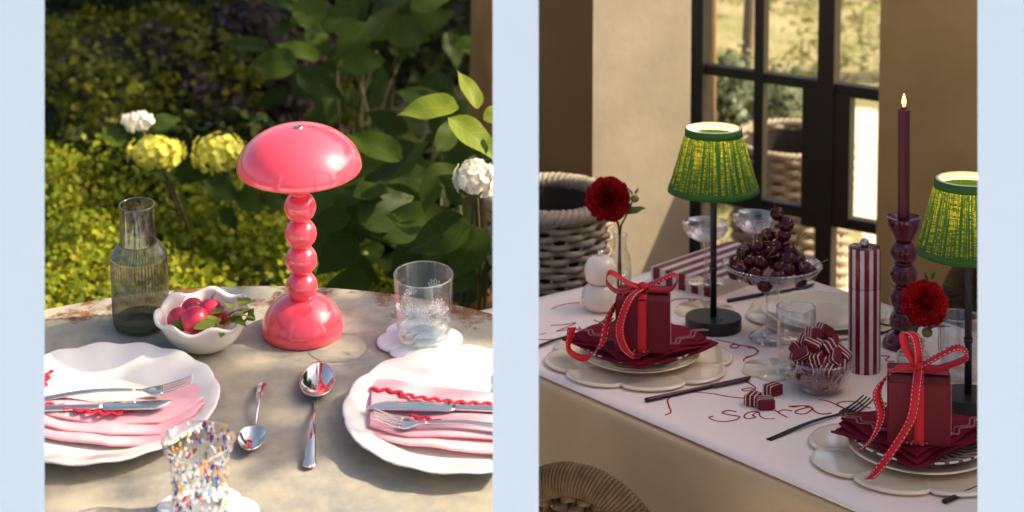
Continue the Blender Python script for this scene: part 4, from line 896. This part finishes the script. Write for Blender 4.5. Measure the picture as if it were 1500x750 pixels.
# ------------------------------------------------------------------ dahlias in bottles
DAH = leafmat('dahlia_petal', [(.26, .002, .006), (.36, .004, .008), (.46, .006, .012)], .2, .6, .2)
DAH2 = leafmat('dahlia_petal_bright', [(.42, .004, .008), (.55, .008, .014), (.66, .014, .02)], .2, .6, .2)
GLF = leafmat('dahlia_leaf', [(.035, .075, .012), (.06, .12, .02)], .25)
STEMM = mt('dahlia_stem', (.07, .035, .02), .5); GSTEM = mt('green_stem', (.06, .10, .02), .5)
BUDM = mt('dahlia_bud', (.22, .20, .03), .5, var=(.12, .15, .03), vs=60)
dleaf = leafme('dahlia_leaf', GLF, lw=.42, fold=.35, curl=.25, jag=.05)
def petals(r, n, wide=.34, op=2.05):
    parts = []
    for i in range(n):
        t = (i + .5) / n; th = op * t ** .62; ph = i * 2.39996; ln = r * (.30 + .70 * t ** .5) * random.uniform(.92, 1.06)
        d = .5
        def fn(s, q):
            w = wide * r * (.35 + .9 * math.sin(PI * (.12 + .80 * s))) * .5; y = (q - .5) * 2 * w
            return (s * ln, y, .9 * y * y / w * .9 + .22 * ln * s * s * (1 - .5 * t))
        vf = grid(fn, 4, 4); m_ = RZ(ph) @ RY(-(PI / 2 - th)) @ T(.10 * r, 0, 0)
        parts.append(xf(vf, m_))
    return join(*parts)
def dahlia(base, h, neck_row, vase_r, neck_r, head, hr, facing, stems, leaves, bud, lab, vlab, mat, gs=STEMM):
    px, py = base; s0 = R.sc(px, py, h); vm = R.at(px, py, h); z = R.up(px, py, neck_row, h); rv, rn = vase_r / s0, neck_r / s0
    v = thing('bottle_vase', vlab, 'vase', vm, 'glass bottle vases')
    pr = [(1e-4, .001), (rv * .95, 0), (rv, .004), (rv, z * .55), (rv * .93, z * .66), (rn * 1.05, z * .80), (rn, z * .86), (rn, z * .95), (rn * 1.22, z), (rn * 1.15, z + .001), (rn * .9, z)]
    obj('bottle', lathe(pr, 48), thin_glass('vase_glass', (.93, .92, .90), .08, .9, power=2), v)
    obj('bottle_lip', tube([(rn * 1.15 * math.cos(q), rn * 1.15 * math.sin(q), z) for q in np.linspace(0, 2 * PI, 33)[:-1]], .0013, 6, True), CRYSTAL, v)
    obj('water', lathe([(rv * .93, .003), (rv * .93, z * .5), (1e-4, z * .5)], 32), WATER, v)
    u0, v0 = R.uv(px, py, h)
    def loc(qx, qy, dy=0):                          # a point seen at (qx, qy), dy metres behind the vase
        r = ray(qx, qy); n_ = R.y; o = R.P(u0, v0 + dy, h); t = (o - CP).dot(n_) / r.dot(n_); w = CP + r * t - R.P(u0, v0, h); return Vector((w.dot(R.x), w.dot(R.y), w.dot(R.z)))
    f = thing('dahlia', lab, 'flower', vm, 'red dahlias')
    hp = loc(*head); r = hr / s0
    def toward(dirv): return Vector(dirv).normalized().to_track_quat('Z', 'Y').to_matrix().to_4x4()
    obj('bloom', petals(r, 210), mat, f, T(*hp) @ toward(facing) @ T(0, 0, -.15 * r), kind='stuff')
    back = hp - Vector(facing).normalized() * r * .3
    for k, (q0, q1, rd, bend) in enumerate(stems):
        a_ = Vector((0, 0, .006)) + Vector((q0, 0, 0)); b_ = back if q1 is None else loc(*q1); mid = Vector((q0 * .2, 0, z)); 
        obj('stem', tube(spline([a_, mid, mid * .5 + b_ * .5 + Vector((bend, 0, 0)), b_], 20), rd, 7), gs, f)
    for (q, ln, az, el, roll) in leaves:
        p = loc(*q); obj('leaf', dleaf, None, f, T(*p) @ RZ(az) @ RY(-el) @ RX(roll) @ S(ln, ln, ln))
    if bud:
        for (q, rb) in bud: obj('bud', xf(ball(rb, 14, 10, 1, 1, .9), T(*loc(*q))), BUDM, f)
dahlia((908, 442), .003, 343, 16.5, 9.5, (890, 290), 32, (-.12, -.85, .42), [(-.004, None, .0022, .002), (.003, (927, 294), .0017, -.002)],
       [((918, 314), .040, .45, .35, .5), ((926, 286), .016, 2.2, .9, .2), ((931, 285), .014, .8, 1.1, 0), ((917, 305), .02, 1.8, .8, .6)], [((930, 291), .0075)],
       'round dark red dahlia with a bud, in the bottle behind the white shaker', 'clear glass bottle vase standing behind the white shaker', DAH)
dahlia((1338, 552), .003, 498, 25, 14, (1357, 441), 33, (.1, -.80, .55), [(.0, None, .0028, .0), (-.004, (1342, 470), .0022, 0)],
       [((1330, 492), .050, 2.55, .45, .3), ((1338, 478), .040, 1.9, 1.1, .2), ((1352, 487), .045, .35, .35, -.3), ((1358, 412), .014, 1.9, 1.2, .2), ((1365, 410), .014, .7, 1.1, .3), ((1366, 478), .03, .2, .5, 0)], [((1358, 487), .0085)],
       'bright red dahlia with green leaves beside the candle holder', 'squat glass bottle vase behind the gift with the tall bow', DAH2, GSTEM)

# ------------------------------------------------------------------ wicker
WICK = mt('grey_wicker', (.22, .17, .115), .7, var=(.37, .30, .215), vs=40, bs=150, bst=.4, stretch=(1, 1, 3))
WICKD = mt('brown_rush', (.085, .047, .018), .85, var=(.16, .095, .036), vs=60, bs=220, bst=.6, bd=.002)
WICKL = mt('pale_wicker', (.30, .24, .15), .7, var=(.42, .34, .23), vs=30, bs=150, bst=.4)
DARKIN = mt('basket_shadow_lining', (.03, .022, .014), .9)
def basket(name, lab, c, rx, h, mat, nrow, nst, flare=.12, rim=.02, sr=.011, a0=0, grp=None, braid=True):
    g = thing(name, lab, 'basket', T(*c))
    rows_ = nrow; stakes = nst
    for k in range(rows_):
        z = .02 + (h - .03) * k / (rows_ - 1); R_ = rx * (1 - flare + flare * z / h); pts = []
        n = stakes * 4
        for i in range(n):
            a = 2 * PI * i / n; w = math.sin(a * stakes / 2 * 1.0 + (PI if k % 2 else 0)); rr = R_ + sr * .75 * w
            pts.append((rr * math.cos(a), rr * math.sin(a), z + .0015 * math.sin(a * 5 + k * 2.3)))
        obj('strand', tube(pts, sr * .80, 6, True, flat=1.0), mat, g)
    for i in range(stakes):
        a = 2 * PI * i / stakes; r0 = rx * (1 - flare)
        obj('stake', tube([(r0 * math.cos(a), r0 * math.sin(a), .0), (rx * math.cos(a), rx * math.sin(a), h)], sr * .45, 5), mat, g)
    if braid:
        for ph in range(3):
            pts = [((rx + rim * .5 * math.cos(a * 20 + ph * 2.09)) * math.cos(a), (rx + rim * .5 * math.cos(a * 20 + ph * 2.09)) * math.sin(a), h + rim * .45 * math.sin(a * 20 + ph * 2.09)) for a in np.linspace(0, 2 * PI, 161)[:-1]]
            obj('braided_rim', tube(pts, rim * .42, 6, True), mat, g)
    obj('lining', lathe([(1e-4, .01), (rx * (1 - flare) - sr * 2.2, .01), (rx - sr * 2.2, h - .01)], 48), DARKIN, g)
    return g
bw = worldy(895, 330, 3.86); br_ = .113; zt_ = worldy(840, 292, 3.86).z
basket('log_basket', 'big grey wicker basket with braided rim beside the plaster wall', (bw.x - br_ - .004, 3.86, .02), br_, zt_ - .02, WICK, 42, 24, .14, .020, .0082)
# inner braided ring seen at the back rim is part of the same basket; basket outside the window
ow = worldy(1160, 250, 5.15); oz = worldy(1160, 205, 5.15).z
basket('planter_basket', 'pale wicker basket standing outside behind the window panes', (ow.x, 5.15, .0), .15, oz, WICKL, 26, 24, .08, .014, .011)

def rush_chair(name, lab, c, rz, w, h, seat_h, dep=.40):
    """rush-wrapped chair: legs, seat, arched back of wrapped rope with woven infill"""
    g = thing(name, lab, 'chair', T(c[0], c[1], .02) @ RZ(rz), 'woven chairs')
    ar = [(-w / 2, 0, seat_h)] + [(-w / 2 * math.cos(t) * (1 if abs(math.cos(t)) > .02 else 1), 0, seat_h + (h - seat_h) * (.62 + .38 * math.sin(t))) for t in np.linspace(0, PI, 15)] + [(w / 2, 0, seat_h)]
    P = spline(ar, 180)
    V, Fc = tube(P[::2], .0195, 10); obj('wrapped_frame', (V, Fc), WICKD, g)
    for k in range(88):                                        # wraps round the rope
        p = Vector(P[2 + k * 2]); q = Vector(P[3 + k * 2]); d = (q - p).normalized()
        n1 = Vector((0, 1, 0)); n2 = d.cross(n1)
        pts = [p + d * (.004 * math.sin(a)) + n1 * (.0205 * math.cos(a)) + n2 * (.0205 * math.sin(a)) for a in np.linspace(0, 2 * PI, 13)[:-1]]
        obj('rope_wrap', tube(pts, .0026, 5, True), WICKD, g)
    for k in range(19):
        x = -w / 2 + w * (k + .5) / 19; top = seat_h + (h - seat_h) * (.62 + .38 * math.sqrt(max(0, 1 - (2 * x / w) ** 2))) - .012
        obj('upright_strand', tube([(x + .002 * math.sin(k), .003 * (-1) ** k, seat_h + (top - seat_h) * t) for t in np.linspace(0, 1, 5)], .0062, 5), WICKD, g)
    nr_ = 22
    for k in range(nr_):
        z = seat_h + .02 + (h - seat_h - .03) * k / nr_; zz = (z - seat_h) / (h - seat_h)
        hw = w / 2 * (1 if zz < .62 else math.sqrt(max(.03, 1 - ((zz - .62) / .38) ** 2))) - .012
        if hw < .03: continue
        pts = [(x, .008 * math.sin(x / w * 19 * PI + k * PI), z) for x in np.linspace(-hw, hw, 60)]
        obj('woven_strand', tube(pts, .0065, 5), WICKD, g)
    obj('seat', box(-w / 2, w / 2, 0, dep, seat_h - .05, seat_h, .01), WICKD, g)
    for x in (-w / 2 + .025, w / 2 - .025):
        for y in (.02, dep - .03): obj('leg', tube([(x, y, seat_h - .04), (x, y, 0)], .017, 8), WOOD, g)
# near chair: its arched back rises into the bottom of the view
p = worldy(846, 690, 2.60); wch = .20
rush_chair('woven_chair', 'woven rush chair with arched back pushed against the hanging beige cloth', (p.x + .005, 2.60), rad(-28), .235, p.z - .02 - .014, .34, .20)
p2 = worldy(786, 694, 2.52)
p3 = worldy(1425, 395, 3.90)
rush_chair('woven_chair', 'woven rush chair half hidden behind the squat vase and candle', (p3.x + .105, 3.90), rad(190), .30, p3.z + .03, .30, .2)

# sprig hanging from the ceiling edge in front of the dark wall
OLIVE = leafmat('olive_leaf', [(.03, .04, .012), (.06, .075, .025)], .2)
ol = leafme('olive_leaf', OLIVE, lw=.34, fold=.2, curl=.1)
sg = worldy(838, -30, 4.2); spg = thing('hanging_sprig', 'small olive sprig hanging in front of the dark wall', 'sprig', T(*sg))
obj('twig', tube([(0, 0, .28), (.002, 0, .1), (0, 0, 0), (.001, 0, -.015)], .0016, 5), WOOD, spg)
for k, (az, el, z) in enumerate(((0, .75, -.012), (PI, .6, -.006), (.4, .3, .03), (2.6, .4, .045), (.2, .4, .08), (3.0, .5, .1))):
    obj('leaf', ol, None, spg, T(0, 0, z) @ RZ(az) @ RY(el) @ S(.034, .034, .034))

# ------------------------------------------------------------------ garden beyond the window
def leafmass(name, P, N_, size, mat, lab, kind='stuff', parent=None, asp=.55, cat=None, jit=.7):
    """many leaf-sized faces at points P facing roughly along N_"""
    P = np.asarray(P, float); n = len(P); D = np.asarray(N_, float) + rng.normal(0, jit, (n, 3)); D /= np.linalg.norm(D, axis=1)[:, None]
    A = np.cross(D, rng.normal(0, 1, (n, 3))); A /= np.linalg.norm(A, axis=1)[:, None]; B = np.cross(D, A); s = (size * rng.uniform(.6, 1.35, n))[:, None]
    V = np.empty((n, 6, 3)); w = s * asp * .5
    V[:, 0] = P - A * s * .5; V[:, 1] = P - A * s * .12 + B * w + D * s * .08; V[:, 2] = P + A * s * .22 + B * w * .8 + D * s * .06
    V[:, 3] = P + A * s * .5 - D * s * .06; V[:, 4] = P + A * s * .22 - B * w * .8 + D * s * .06; V[:, 5] = P - A * s * .12 - B * w + D * s * .08
    me = bpy.data.meshes.new(name); me.vertices.add(n * 6); me.vertices.foreach_set('co', V.reshape(-1)); me.loops.add(n * 6); me.loops.foreach_set('vertex_index', np.arange(n * 6, dtype=np.int32))
    me.polygons.add(n); me.polygons.foreach_set('loop_start', np.arange(n, dtype=np.int32) * 6); me.polygons.foreach_set('loop_total', np.full(n, 6, dtype=np.int32))
    me.update(calc_edges=True); me.materials.append(mat)
    o = bpy.data.objects.new(name, me); COL.objects.link(o)
    if parent: o.parent = parent
    if lab: o['label'] = lab
    if kind: o['kind'] = kind
    if cat: o['category'] = cat
    return o
def mound_pts(c, r, n, depth=.12, half=True, lump=.12):
    d = rng.normal(0, 1, (n, 3))
    if half: d[:, 2] = np.abs(d[:, 2]) - .15
    d /= np.linalg.norm(d, axis=1)[:, None]
    k = 1 + lump * np.sin(d[:, 0] * 7 + c[0] * 3) * np.sin(d[:, 1] * 6 + c[1]) + lump * .7 * np.sin(d[:, 2] * 11 + d[:, 0] * 9)
    P = np.array(c) + d * np.array(r) * (k * (1 - depth * rng.random(n) ** 1.5))[:, None]
    return P, d
HG = [(.26, .20, .11), (.34, .27, .15), (.20, .20, .07), (.16, .19, .05)]
hill = struct('grassy_slope', grid(lambda s, t: (.25 + 9 * s, 4.75 + 14 * t, .004 + .5 * max(0, t - .12) + .05 * math.sin(s * 30) * math.sin(t * 40) * min(1, t * 6)), 40, 50), mt('sunny_dry_turf', (.20, .21, .06), .95, var=(.44, .34, .19), vs=4.5, bs=30, bst=.6, bd=.02))
pts = np.column_stack([rng.uniform(.3, 2.6, 9000), 5.2 + 4.5 * rng.random(9000) ** 1.2, np.full(9000, .02)]); pts = pts[(750 + F * pts[:, 0] / (pts[:, 1] * 1.03) < 1222) | (pts[:, 1] > 6.9)]; tt = (pts[:, 1] - 4.75) / 14; pts[:, 2] += .5 * np.maximum(0, tt - .12)
leafmass('grass', pts, np.tile((0, -.6, .3), (len(pts), 1)), .05, leafmat('dry_grass_blades', [(.17, .22, .04), (.34, .28, .12), (.20, .26, .05), (.40, .32, .16)], .3), 'dry green and straw coloured grass on the slope outside', asp=.22)
pp = [worldz(px, py, .012) for px, py in ((1160, 430), (1400, 430), (1400, 158), (1236, 158))]
struct('gravel_path', ([tuple(p) for p in pp], [(0, 1, 2, 3)]), PATH, smooth=False)
TIMB = mt('sawn_timber', (.34, .20, .085), .8, var=(.44, .27, .12), vs=20, bs=80, stretch=(1, 1, .1))
p = worldy(1038, 300, 5.3); tag(obj('timber_post', box(p.x - .016, p.x + .016, 5.29, 5.33, 0, 1.4, .003), TIMB), 'square pale timber post outside the window', 'post')
p = worldy(1085, 250, 5.9); q = worldy(1100, 0, 5.9)
tk = thing('leaning_tree', 'slim leaning tree trunk outside the window', 'tree', T(p.x, 5.9, 0))
obj('trunk', tube(spline([(-.02, 0, 0), (.0, 0, p.z), (q.x - p.x, 0, q.z), ((q.x - p.x) * 2.2, .05, q.z * 2.2)], 14), np.linspace(.026, .016, 14), 10), mt('grey_brown_bark', (.26, .18, .10), .9, var=(.36, .27, .17), vs=30, bs=60, bst=.6), tk)
P_, N_ = mound_pts(((q.x - p.x) * 2.3, .05, q.z * 2.3), (.5, .5, .35), 900, .6, False); leafmass('crown', P_, N_, .05, OLIVE, None, parent=tk)
SILV = leafmat('silver_green_leaf', [(.20, .25, .12), (.34, .40, .24), (.44, .48, .32), (.14, .18, .06)], .4)
for (px, py, y, r, n, lab) in ((1150, 165, 5.75, (.10, .09, .13), 1500, 'silvery green shrub outside behind the planter basket'), (1075, 150, 5.75, (.085, .09, .16), 1300, 'silvery green shrub outside beside the timber post')):
    p = worldy(px, py, y); g = thing('silver_shrub', lab, 'shrub', T(p.x, y, 0), 'silvery shrubs outside the window')
    for k in range(5): obj('stem', tube([(0, 0, 0), (random.uniform(-.05, .05), random.uniform(-.04, .04), p.z)], .004, 5), TIMB, g)
    P_, N_ = mound_pts((0, 0, p.z), r, n, .8, False, .2); leafmass('foliage', P_, N_, .026, SILV, None, parent=g)

# ------------------------------------------------------------------ garden behind the zinc table
IVY = leafmat('box_leaf_gold', [(.10, .15, .006), (.22, .26, .012), (.38, .38, .02), (.14, .20, .01), (.44, .37, .03)], .4)
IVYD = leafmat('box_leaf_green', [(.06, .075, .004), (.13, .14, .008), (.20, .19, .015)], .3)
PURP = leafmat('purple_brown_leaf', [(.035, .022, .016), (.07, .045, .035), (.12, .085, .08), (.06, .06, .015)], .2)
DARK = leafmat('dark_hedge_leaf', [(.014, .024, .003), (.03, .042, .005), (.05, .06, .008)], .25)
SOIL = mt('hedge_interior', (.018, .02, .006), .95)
def yb(x, y): px = 750 + F * x / (y * 1.06); return 5.65 - max(0, px - 65) * .0019
n = 90000
X = rng.uniform(-1.9, -.12, n); Yv = rng.uniform(3.3, 5.7, n)
ht = .33 + .05 * np.sin(X * 6 + 1) * np.sin(Yv * 5) + .03 * np.sin(X * 15 + Yv * 9) + .02 * np.sin(X * 31) * np.sin(Yv * 27)
ybk = 5.65 - np.maximum(0, 750 + F * X / (Yv * 1.06) - 65) * .0019
k = np.clip((ybk - Yv) / .25, 0, 1); ht = ht * np.sqrt(k); keep = k > .02
P_ = np.column_stack([X, Yv, ht - .10 * rng.random(n) ** 1.4 + .02 * rng.normal(0, 1, n)])[keep]
hedge = thing('clipped_box_hedge', 'low rounded golden green hedge directly behind the zinc table', 'hedge', Matrix.Identity(4))
leafmass('foliage', P_, np.tile((.25, -.35, .8), (len(P_), 1)), .0175, IVY, None, parent=hedge, asp=.75)
def hz_at(x, y): return .20 * math.sqrt(max(0, min(1, (yb(x, y) - y) / .25)))
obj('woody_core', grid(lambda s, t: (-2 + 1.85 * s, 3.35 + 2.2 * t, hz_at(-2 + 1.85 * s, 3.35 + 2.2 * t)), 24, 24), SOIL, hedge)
def shrub(name, lab, px, py, y, r, n, size, mat, asp=.6, cat='shrub', grp=None):
    p = worldy(px, py, y); g = thing(name, lab, cat, T(p.x, y, 0), grp); g['kind'] = 'thing'
    c = (0, 0, p.z - r[2] * .5)
    P_, N_ = mound_pts(c, r, n, .25); P_ = P_[P_[:, 2] > .01] ; N_ = N_[:len(P_)]
    P_, N_ = mound_pts(c, r, n, .25); leafmass('foliage', P_, N_, size, mat, None, parent=g, asp=asp)
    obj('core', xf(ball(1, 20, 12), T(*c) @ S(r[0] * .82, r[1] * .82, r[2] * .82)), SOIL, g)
    obj('trunk', tube([(0, 0, 0), (0, 0, max(.05, c[2]))], .03, 8), RUSTM, g)
    return g
shrub('rounded_shrub', 'mid green rounded shrub rising behind the golden hedge', 150, 120, 6.3, (.62, .5, .42), 9000, .032, IVYD)
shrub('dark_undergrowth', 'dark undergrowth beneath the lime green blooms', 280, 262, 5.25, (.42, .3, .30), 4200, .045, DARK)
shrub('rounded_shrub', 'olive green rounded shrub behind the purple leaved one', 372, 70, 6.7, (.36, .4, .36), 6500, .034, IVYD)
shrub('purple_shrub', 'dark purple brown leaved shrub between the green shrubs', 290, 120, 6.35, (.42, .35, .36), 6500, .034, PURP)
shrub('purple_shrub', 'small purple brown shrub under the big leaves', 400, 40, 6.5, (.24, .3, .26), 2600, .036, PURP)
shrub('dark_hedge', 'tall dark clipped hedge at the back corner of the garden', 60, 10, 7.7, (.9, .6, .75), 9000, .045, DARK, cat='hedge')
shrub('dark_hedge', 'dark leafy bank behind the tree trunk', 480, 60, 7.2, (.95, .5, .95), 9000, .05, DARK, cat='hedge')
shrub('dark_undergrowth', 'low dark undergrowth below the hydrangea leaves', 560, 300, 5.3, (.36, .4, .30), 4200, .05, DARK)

# trees: the trunk in view, a dapple tree, and unseen ones added for shade
BARK = mt('orange_brown_bark', (.26, .12, .035), .9, var=(.42, .21, .07), vs=14, bs=30, bst=.8, bd=.01, stretch=(1, 1, .3))
TLEAF = leafmat('tree_leaf', [(.03, .06, .01), (.05, .09, .015), (.08, .12, .02)], .3)
def tree(name, lab, base, top, r0, crown, cr, n, size, sub=12):
    g = thing(name, lab, 'tree', T(*base)); b = Vector(base); tv = Vector(top) - b; cv = Vector(crown) - b
    obj('trunk', tube(spline([(0, 0, -.02), tv * .3 + Vector((.03, 0, 0)), tv * .7, tv], 24), np.linspace(r0, r0 * .55, 24), 14), BARK, g)
    cl = []; P_, N_ = [], []
    for k in range(sub):
        d = Vector((random.uniform(-1, 1) * cr[0], random.uniform(-1, 1) * cr[1], random.uniform(-.7, 1) * cr[2])) * .75; e_ = cv + d
        obj('limb', tube(spline([tv, tv * .5 + e_ * .5 + Vector((0, 0, .1)), e_], 10), np.linspace(r0 * .35, r0 * .06, 10), 7), BARK, g)
        q_ = .42 if sub > 6 else .30; p_, n_ = mound_pts(tuple(e_), (cr[0] * q_, cr[1] * q_, cr[2] * .5), n // sub, .85, False, .2); P_.append(p_); N_.append(n_)
    leafmass('crown', np.vstack(P_), np.vstack(N_), size, TLEAF, None, parent=g); return g
tree('garden_tree', 'brown tree trunk standing behind the hydrangea leaves', (worldy(700, 100, 5.0).x, 5.0, 0), (worldy(706, 100, 5.0).x + .03, 5.05, 2.2), .072, (.4, 6.4, 2.9), (1.3, .9, .6), 5000, .11)
tree('added_shade_tree', 'unseen spreading tree added beyond the dining room to shade the garden', (3.9, 7.4, 0), (3.6, 7.2, 2.3), .12, (2.3, 7.7, 3.3), (2.1, 1.3, .8), 14000, .13, 18)  # unseen crown placed to block sun from the back garden
tree('light_tree', 'airy young tree beyond the side wall casting dappled shade', (3.1, 3.3, 0), (2.9, 3.1, 2.2), .05, (2.35, 2.78, 3.05), (.70, .56, .34), 330, .10, 5)

tree('light_tree', 'unseen slender tree added beyond the side wall to shade the hydrangeas', (3.5, 4.9, 0), (3.2, 4.8, 2.2), .05, (2.56, 4.98, 3.0), (.30, .52, .30), 1100, .09, 10)  # unseen crown placed to darken the hydrangeas
# hydrangeas
HYD = leafmat('hydrangea_leaf', [(.018, .040, .003), (.030, .062, .005), (.055, .092, .008)], .35, .5, .15)
HYDSUN = leafmat('sunlit_hydrangea_leaf', [(.20, .27, .015), (.28, .34, .03)], .45, .5, .25)  # lime copy of the leaf colour, brightened to look sunlit
veined(HYD, .35, (.08, .12, .015), (.06, .06, .008)); veined(HYDSUN, .5, (.38, .42, .10), (.16, .20, .015))
hl = [leafme('hydrangea_leaf', HYD, lw=.62, fold=.22, curl=.22, nu=10), leafme('hydrangea_leaf_wavy', HYD, lw=.68, fold=.12, curl=.34, nu=10), leafme('hydrangea_leaf_narrow', HYD, lw=.5, fold=.3, curl=.12, nu=10)]
hl += [leafme('sunlit_leaf', HYDSUN, lw=.6, fold=.2, curl=.25, nu=10), leafme('sunlit_leaf_narrow', HYDSUN, lw=.46, fold=.3, curl=.12, nu=10)]
HSTEM = mt('hydrangea_stem', (.10, .075, .03), .7)
FLW = leafmat('white_floret', [(.86, .80, .70), (.90, .86, .78), (.80, .72, .58)], .3, .7, .2)
FLY = leafmat('lime_floret', [(.62, .58, .07), (.78, .72, .16), (.48, .47, .05)], .35, .7, .2)
def floret():
    fs = []
    for k in range(4):
        V, Fc = grid(lambda s, t: (s * .9 + .08, (t - .5) * 1.15 * math.sin(PI * (.12 + .76 * s)), .18 * s * s), 3, 2); fs.append(xf((V, Fc), RZ(k * PI / 2)))
    return join(*fs)
FV = floret()
def bloom(g, c, r, n, mat, size, seed):
    rn = random.Random(seed); parts = []
    for i in range(n):
        z = 1 - 1.55 * (i + .5) / n; a = i * 2.39996; q = math.sqrt(max(0, 1 - z * z)); d = Vector((q * math.cos(a), q * math.sin(a), z))
        m_ = T(*(Vector((d.x * r[0], d.y * r[1], d.z * r[2])) * rn.uniform(.62, 1.18))) @ d.to_track_quat('Z', 'Y').to_matrix().to_4x4() @ RZ(rn.uniform(0, 3)) @ S(*([size * rn.uniform(.8, 1.15)] * 3)); parts.append(xf(FV, m_))
    return obj('bloom', join(*parts), mat, g, T(*c), kind='stuff')
def bush(name, lab, base, leaves, blooms, stems):
    g = thing(name, lab, 'hydrangea', T(*base)); b = Vector(base)
    for m_, k in leaves: obj('leaf', hl[k], None, g, T(*-b) @ m_)
    for i, (p, r, n, mat, size) in enumerate(blooms):
        bloom(g, Vector(p) - b, r, n, mat, size, i); obj('flower_stem', tube(spline([Vector((random.uniform(-.05, .05), random.uniform(-.05, .05), 0)), (Vector(p) - b) * .5 + Vector((.03, .02, .05)), Vector(p) - b], 12), .004, 6), HSTEM, g)
    for q in stems: obj('stem', tube(spline([Vector((random.uniform(-.08, .08), random.uniform(-.08, .08), 0)), (Vector(q) - b) * .55 + Vector((random.uniform(-.04, .04), 0, .03)), Vector(q) - b], 12), np.linspace(.005, .002, 12), 6), HSTEM, g)
    return g
rnd = random.Random(21); lv = []
# (px, py, y, length in px, direction on screen in degrees (0 = right, 90 = up), roll, mesh)
def scr(px, py, y, lpx, deg, el=None, roll=0, k=0):
    w = worldy(px, py, y); s = lpx / F * (y * 1.06); dx, dz = math.cos(rad(deg)), math.sin(rad(deg))
    X = Vector((dx, dz * .66, dz * .75)).normalized(); n0 = Vector((rnd.uniform(-.2, .2), -.75, .66)); Zv = (n0 - X * n0.dot(X)).normalized(); Yv_ = Zv.cross(X)
    m_ = Matrix.Translation(w) @ Matrix(((X.x, Yv_.x, Zv.x, 0), (X.y, Yv_.y, Zv.y, 0), (X.z, Yv_.z, Zv.z, 0), (0, 0, 0, 1))) @ RX(roll * .8) @ S(s, s, s); return m_, k
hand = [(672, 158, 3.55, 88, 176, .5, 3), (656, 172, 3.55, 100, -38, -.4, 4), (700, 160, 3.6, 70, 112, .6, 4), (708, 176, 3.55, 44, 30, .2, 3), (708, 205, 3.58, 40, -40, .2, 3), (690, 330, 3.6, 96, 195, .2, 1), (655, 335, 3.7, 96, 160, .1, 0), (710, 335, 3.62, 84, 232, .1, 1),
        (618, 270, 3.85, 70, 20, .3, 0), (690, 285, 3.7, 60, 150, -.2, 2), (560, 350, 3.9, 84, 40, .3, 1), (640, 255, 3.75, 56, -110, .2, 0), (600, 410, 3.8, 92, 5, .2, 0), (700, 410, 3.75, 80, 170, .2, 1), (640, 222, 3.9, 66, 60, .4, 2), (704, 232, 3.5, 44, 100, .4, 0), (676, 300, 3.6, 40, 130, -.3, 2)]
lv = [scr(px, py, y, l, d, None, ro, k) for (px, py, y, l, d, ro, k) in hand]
for i in range(62):
    px = rnd.uniform(470, 716); py = rnd.uniform(190 if px > 560 else 235, 430); y = rnd.uniform(3.85, 4.8)
    lv.append(scr(px, py, y, rnd.uniform(58, 100), rnd.choice([rnd.uniform(120, 250), rnd.uniform(-70, 60)]), None, rnd.uniform(-.7, .7), rnd.randrange(3)))
wb = worldy(697, 264, 3.62)
base = (worldy(660, 300, 4.0).x, 4.0, 0)
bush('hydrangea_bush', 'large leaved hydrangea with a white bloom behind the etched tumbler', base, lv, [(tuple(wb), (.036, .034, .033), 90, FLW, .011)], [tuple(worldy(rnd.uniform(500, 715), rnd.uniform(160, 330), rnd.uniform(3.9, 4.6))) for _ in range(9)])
lv = []
for i in range(52):
    px = rnd.uniform(395, 668); py = rnd.uniform(-25, 215); y = rnd.uniform(5.2, 6.2)
    lv.append(scr(px, py, y, rnd.uniform(46, 78), rnd.uniform(0, 360), None, rnd.uniform(-.8, .8), rnd.randrange(3)))
for a in [(455, 45, 4.9, 80, 95, .3, 0), (478, 50, 4.9, 76, 60, -.3, 1), (520, 30, 5, 80, 100, .3, 0), (500, 88, 4.9, 62, 0, .5, 1), (545, 60, 4.9, 70, 60, .2, 0), (560, 40, 5, 70, -10, .2, 1), (435, 105, 4.9, 78, -30, .2, 2)]: lv.append(scr(a[0], a[1], a[2], a[3], a[4], None, a[5], a[6]))
base = (worldy(520, 150, 5.4).x, 5.4, 0)
bush('hydrangea_bush', 'shaded large leaved hydrangea in the dark at the back of the garden', base, lv, [], [tuple(worldy(rnd.uniform(420, 640), rnd.uniform(20, 180), rnd.uniform(5.0, 5.8))) for _ in range(8)])
lv = [scr(*a) for a in [(205, 205, 4.75, 60, 155, None, .2, 2), (180, 215, 4.7, 50, 130, None, .3, 0), (250, 240, 4.7, 60, -20, None, .3, 0), (300, 262, 4.6, 64, -30, None, .2, 2), (345, 285, 4.6, 50, -20, None, .4, 1), (350, 245, 4.65, 44, 10, None, .3, 0), (360, 268, 4.7, 60, 25, None, .2, 0), (280, 250, 4.75, 66, 170, None, .2, 1), (220, 185, 4.8, 44, 20, None, 0, 0), (330, 300, 4.6, 50, -70, None, .3, 2), (375, 300, 4.6, 55, 10, None, .3, 0), (300, 235, 4.8, 60, 200, None, .1, 1)]]
base = (worldy(270, 250, 4.8).x, 4.8, 0)
bl_ = [(tuple(worldy(228, 226, 4.62)), (.062, .05, .036), 110, FLY, .0125), (tuple(worldy(323, 226, 4.66)), (.064, .05, .044), 110, FLY, .0125), (tuple(worldy(202, 178, 4.75)), (.032, .03, .018), 34, FLW, .0125)]
bush('hydrangea_bush', 'hydrangea with two lime green blooms and a small white one behind the hedge', base, lv, bl_, [])
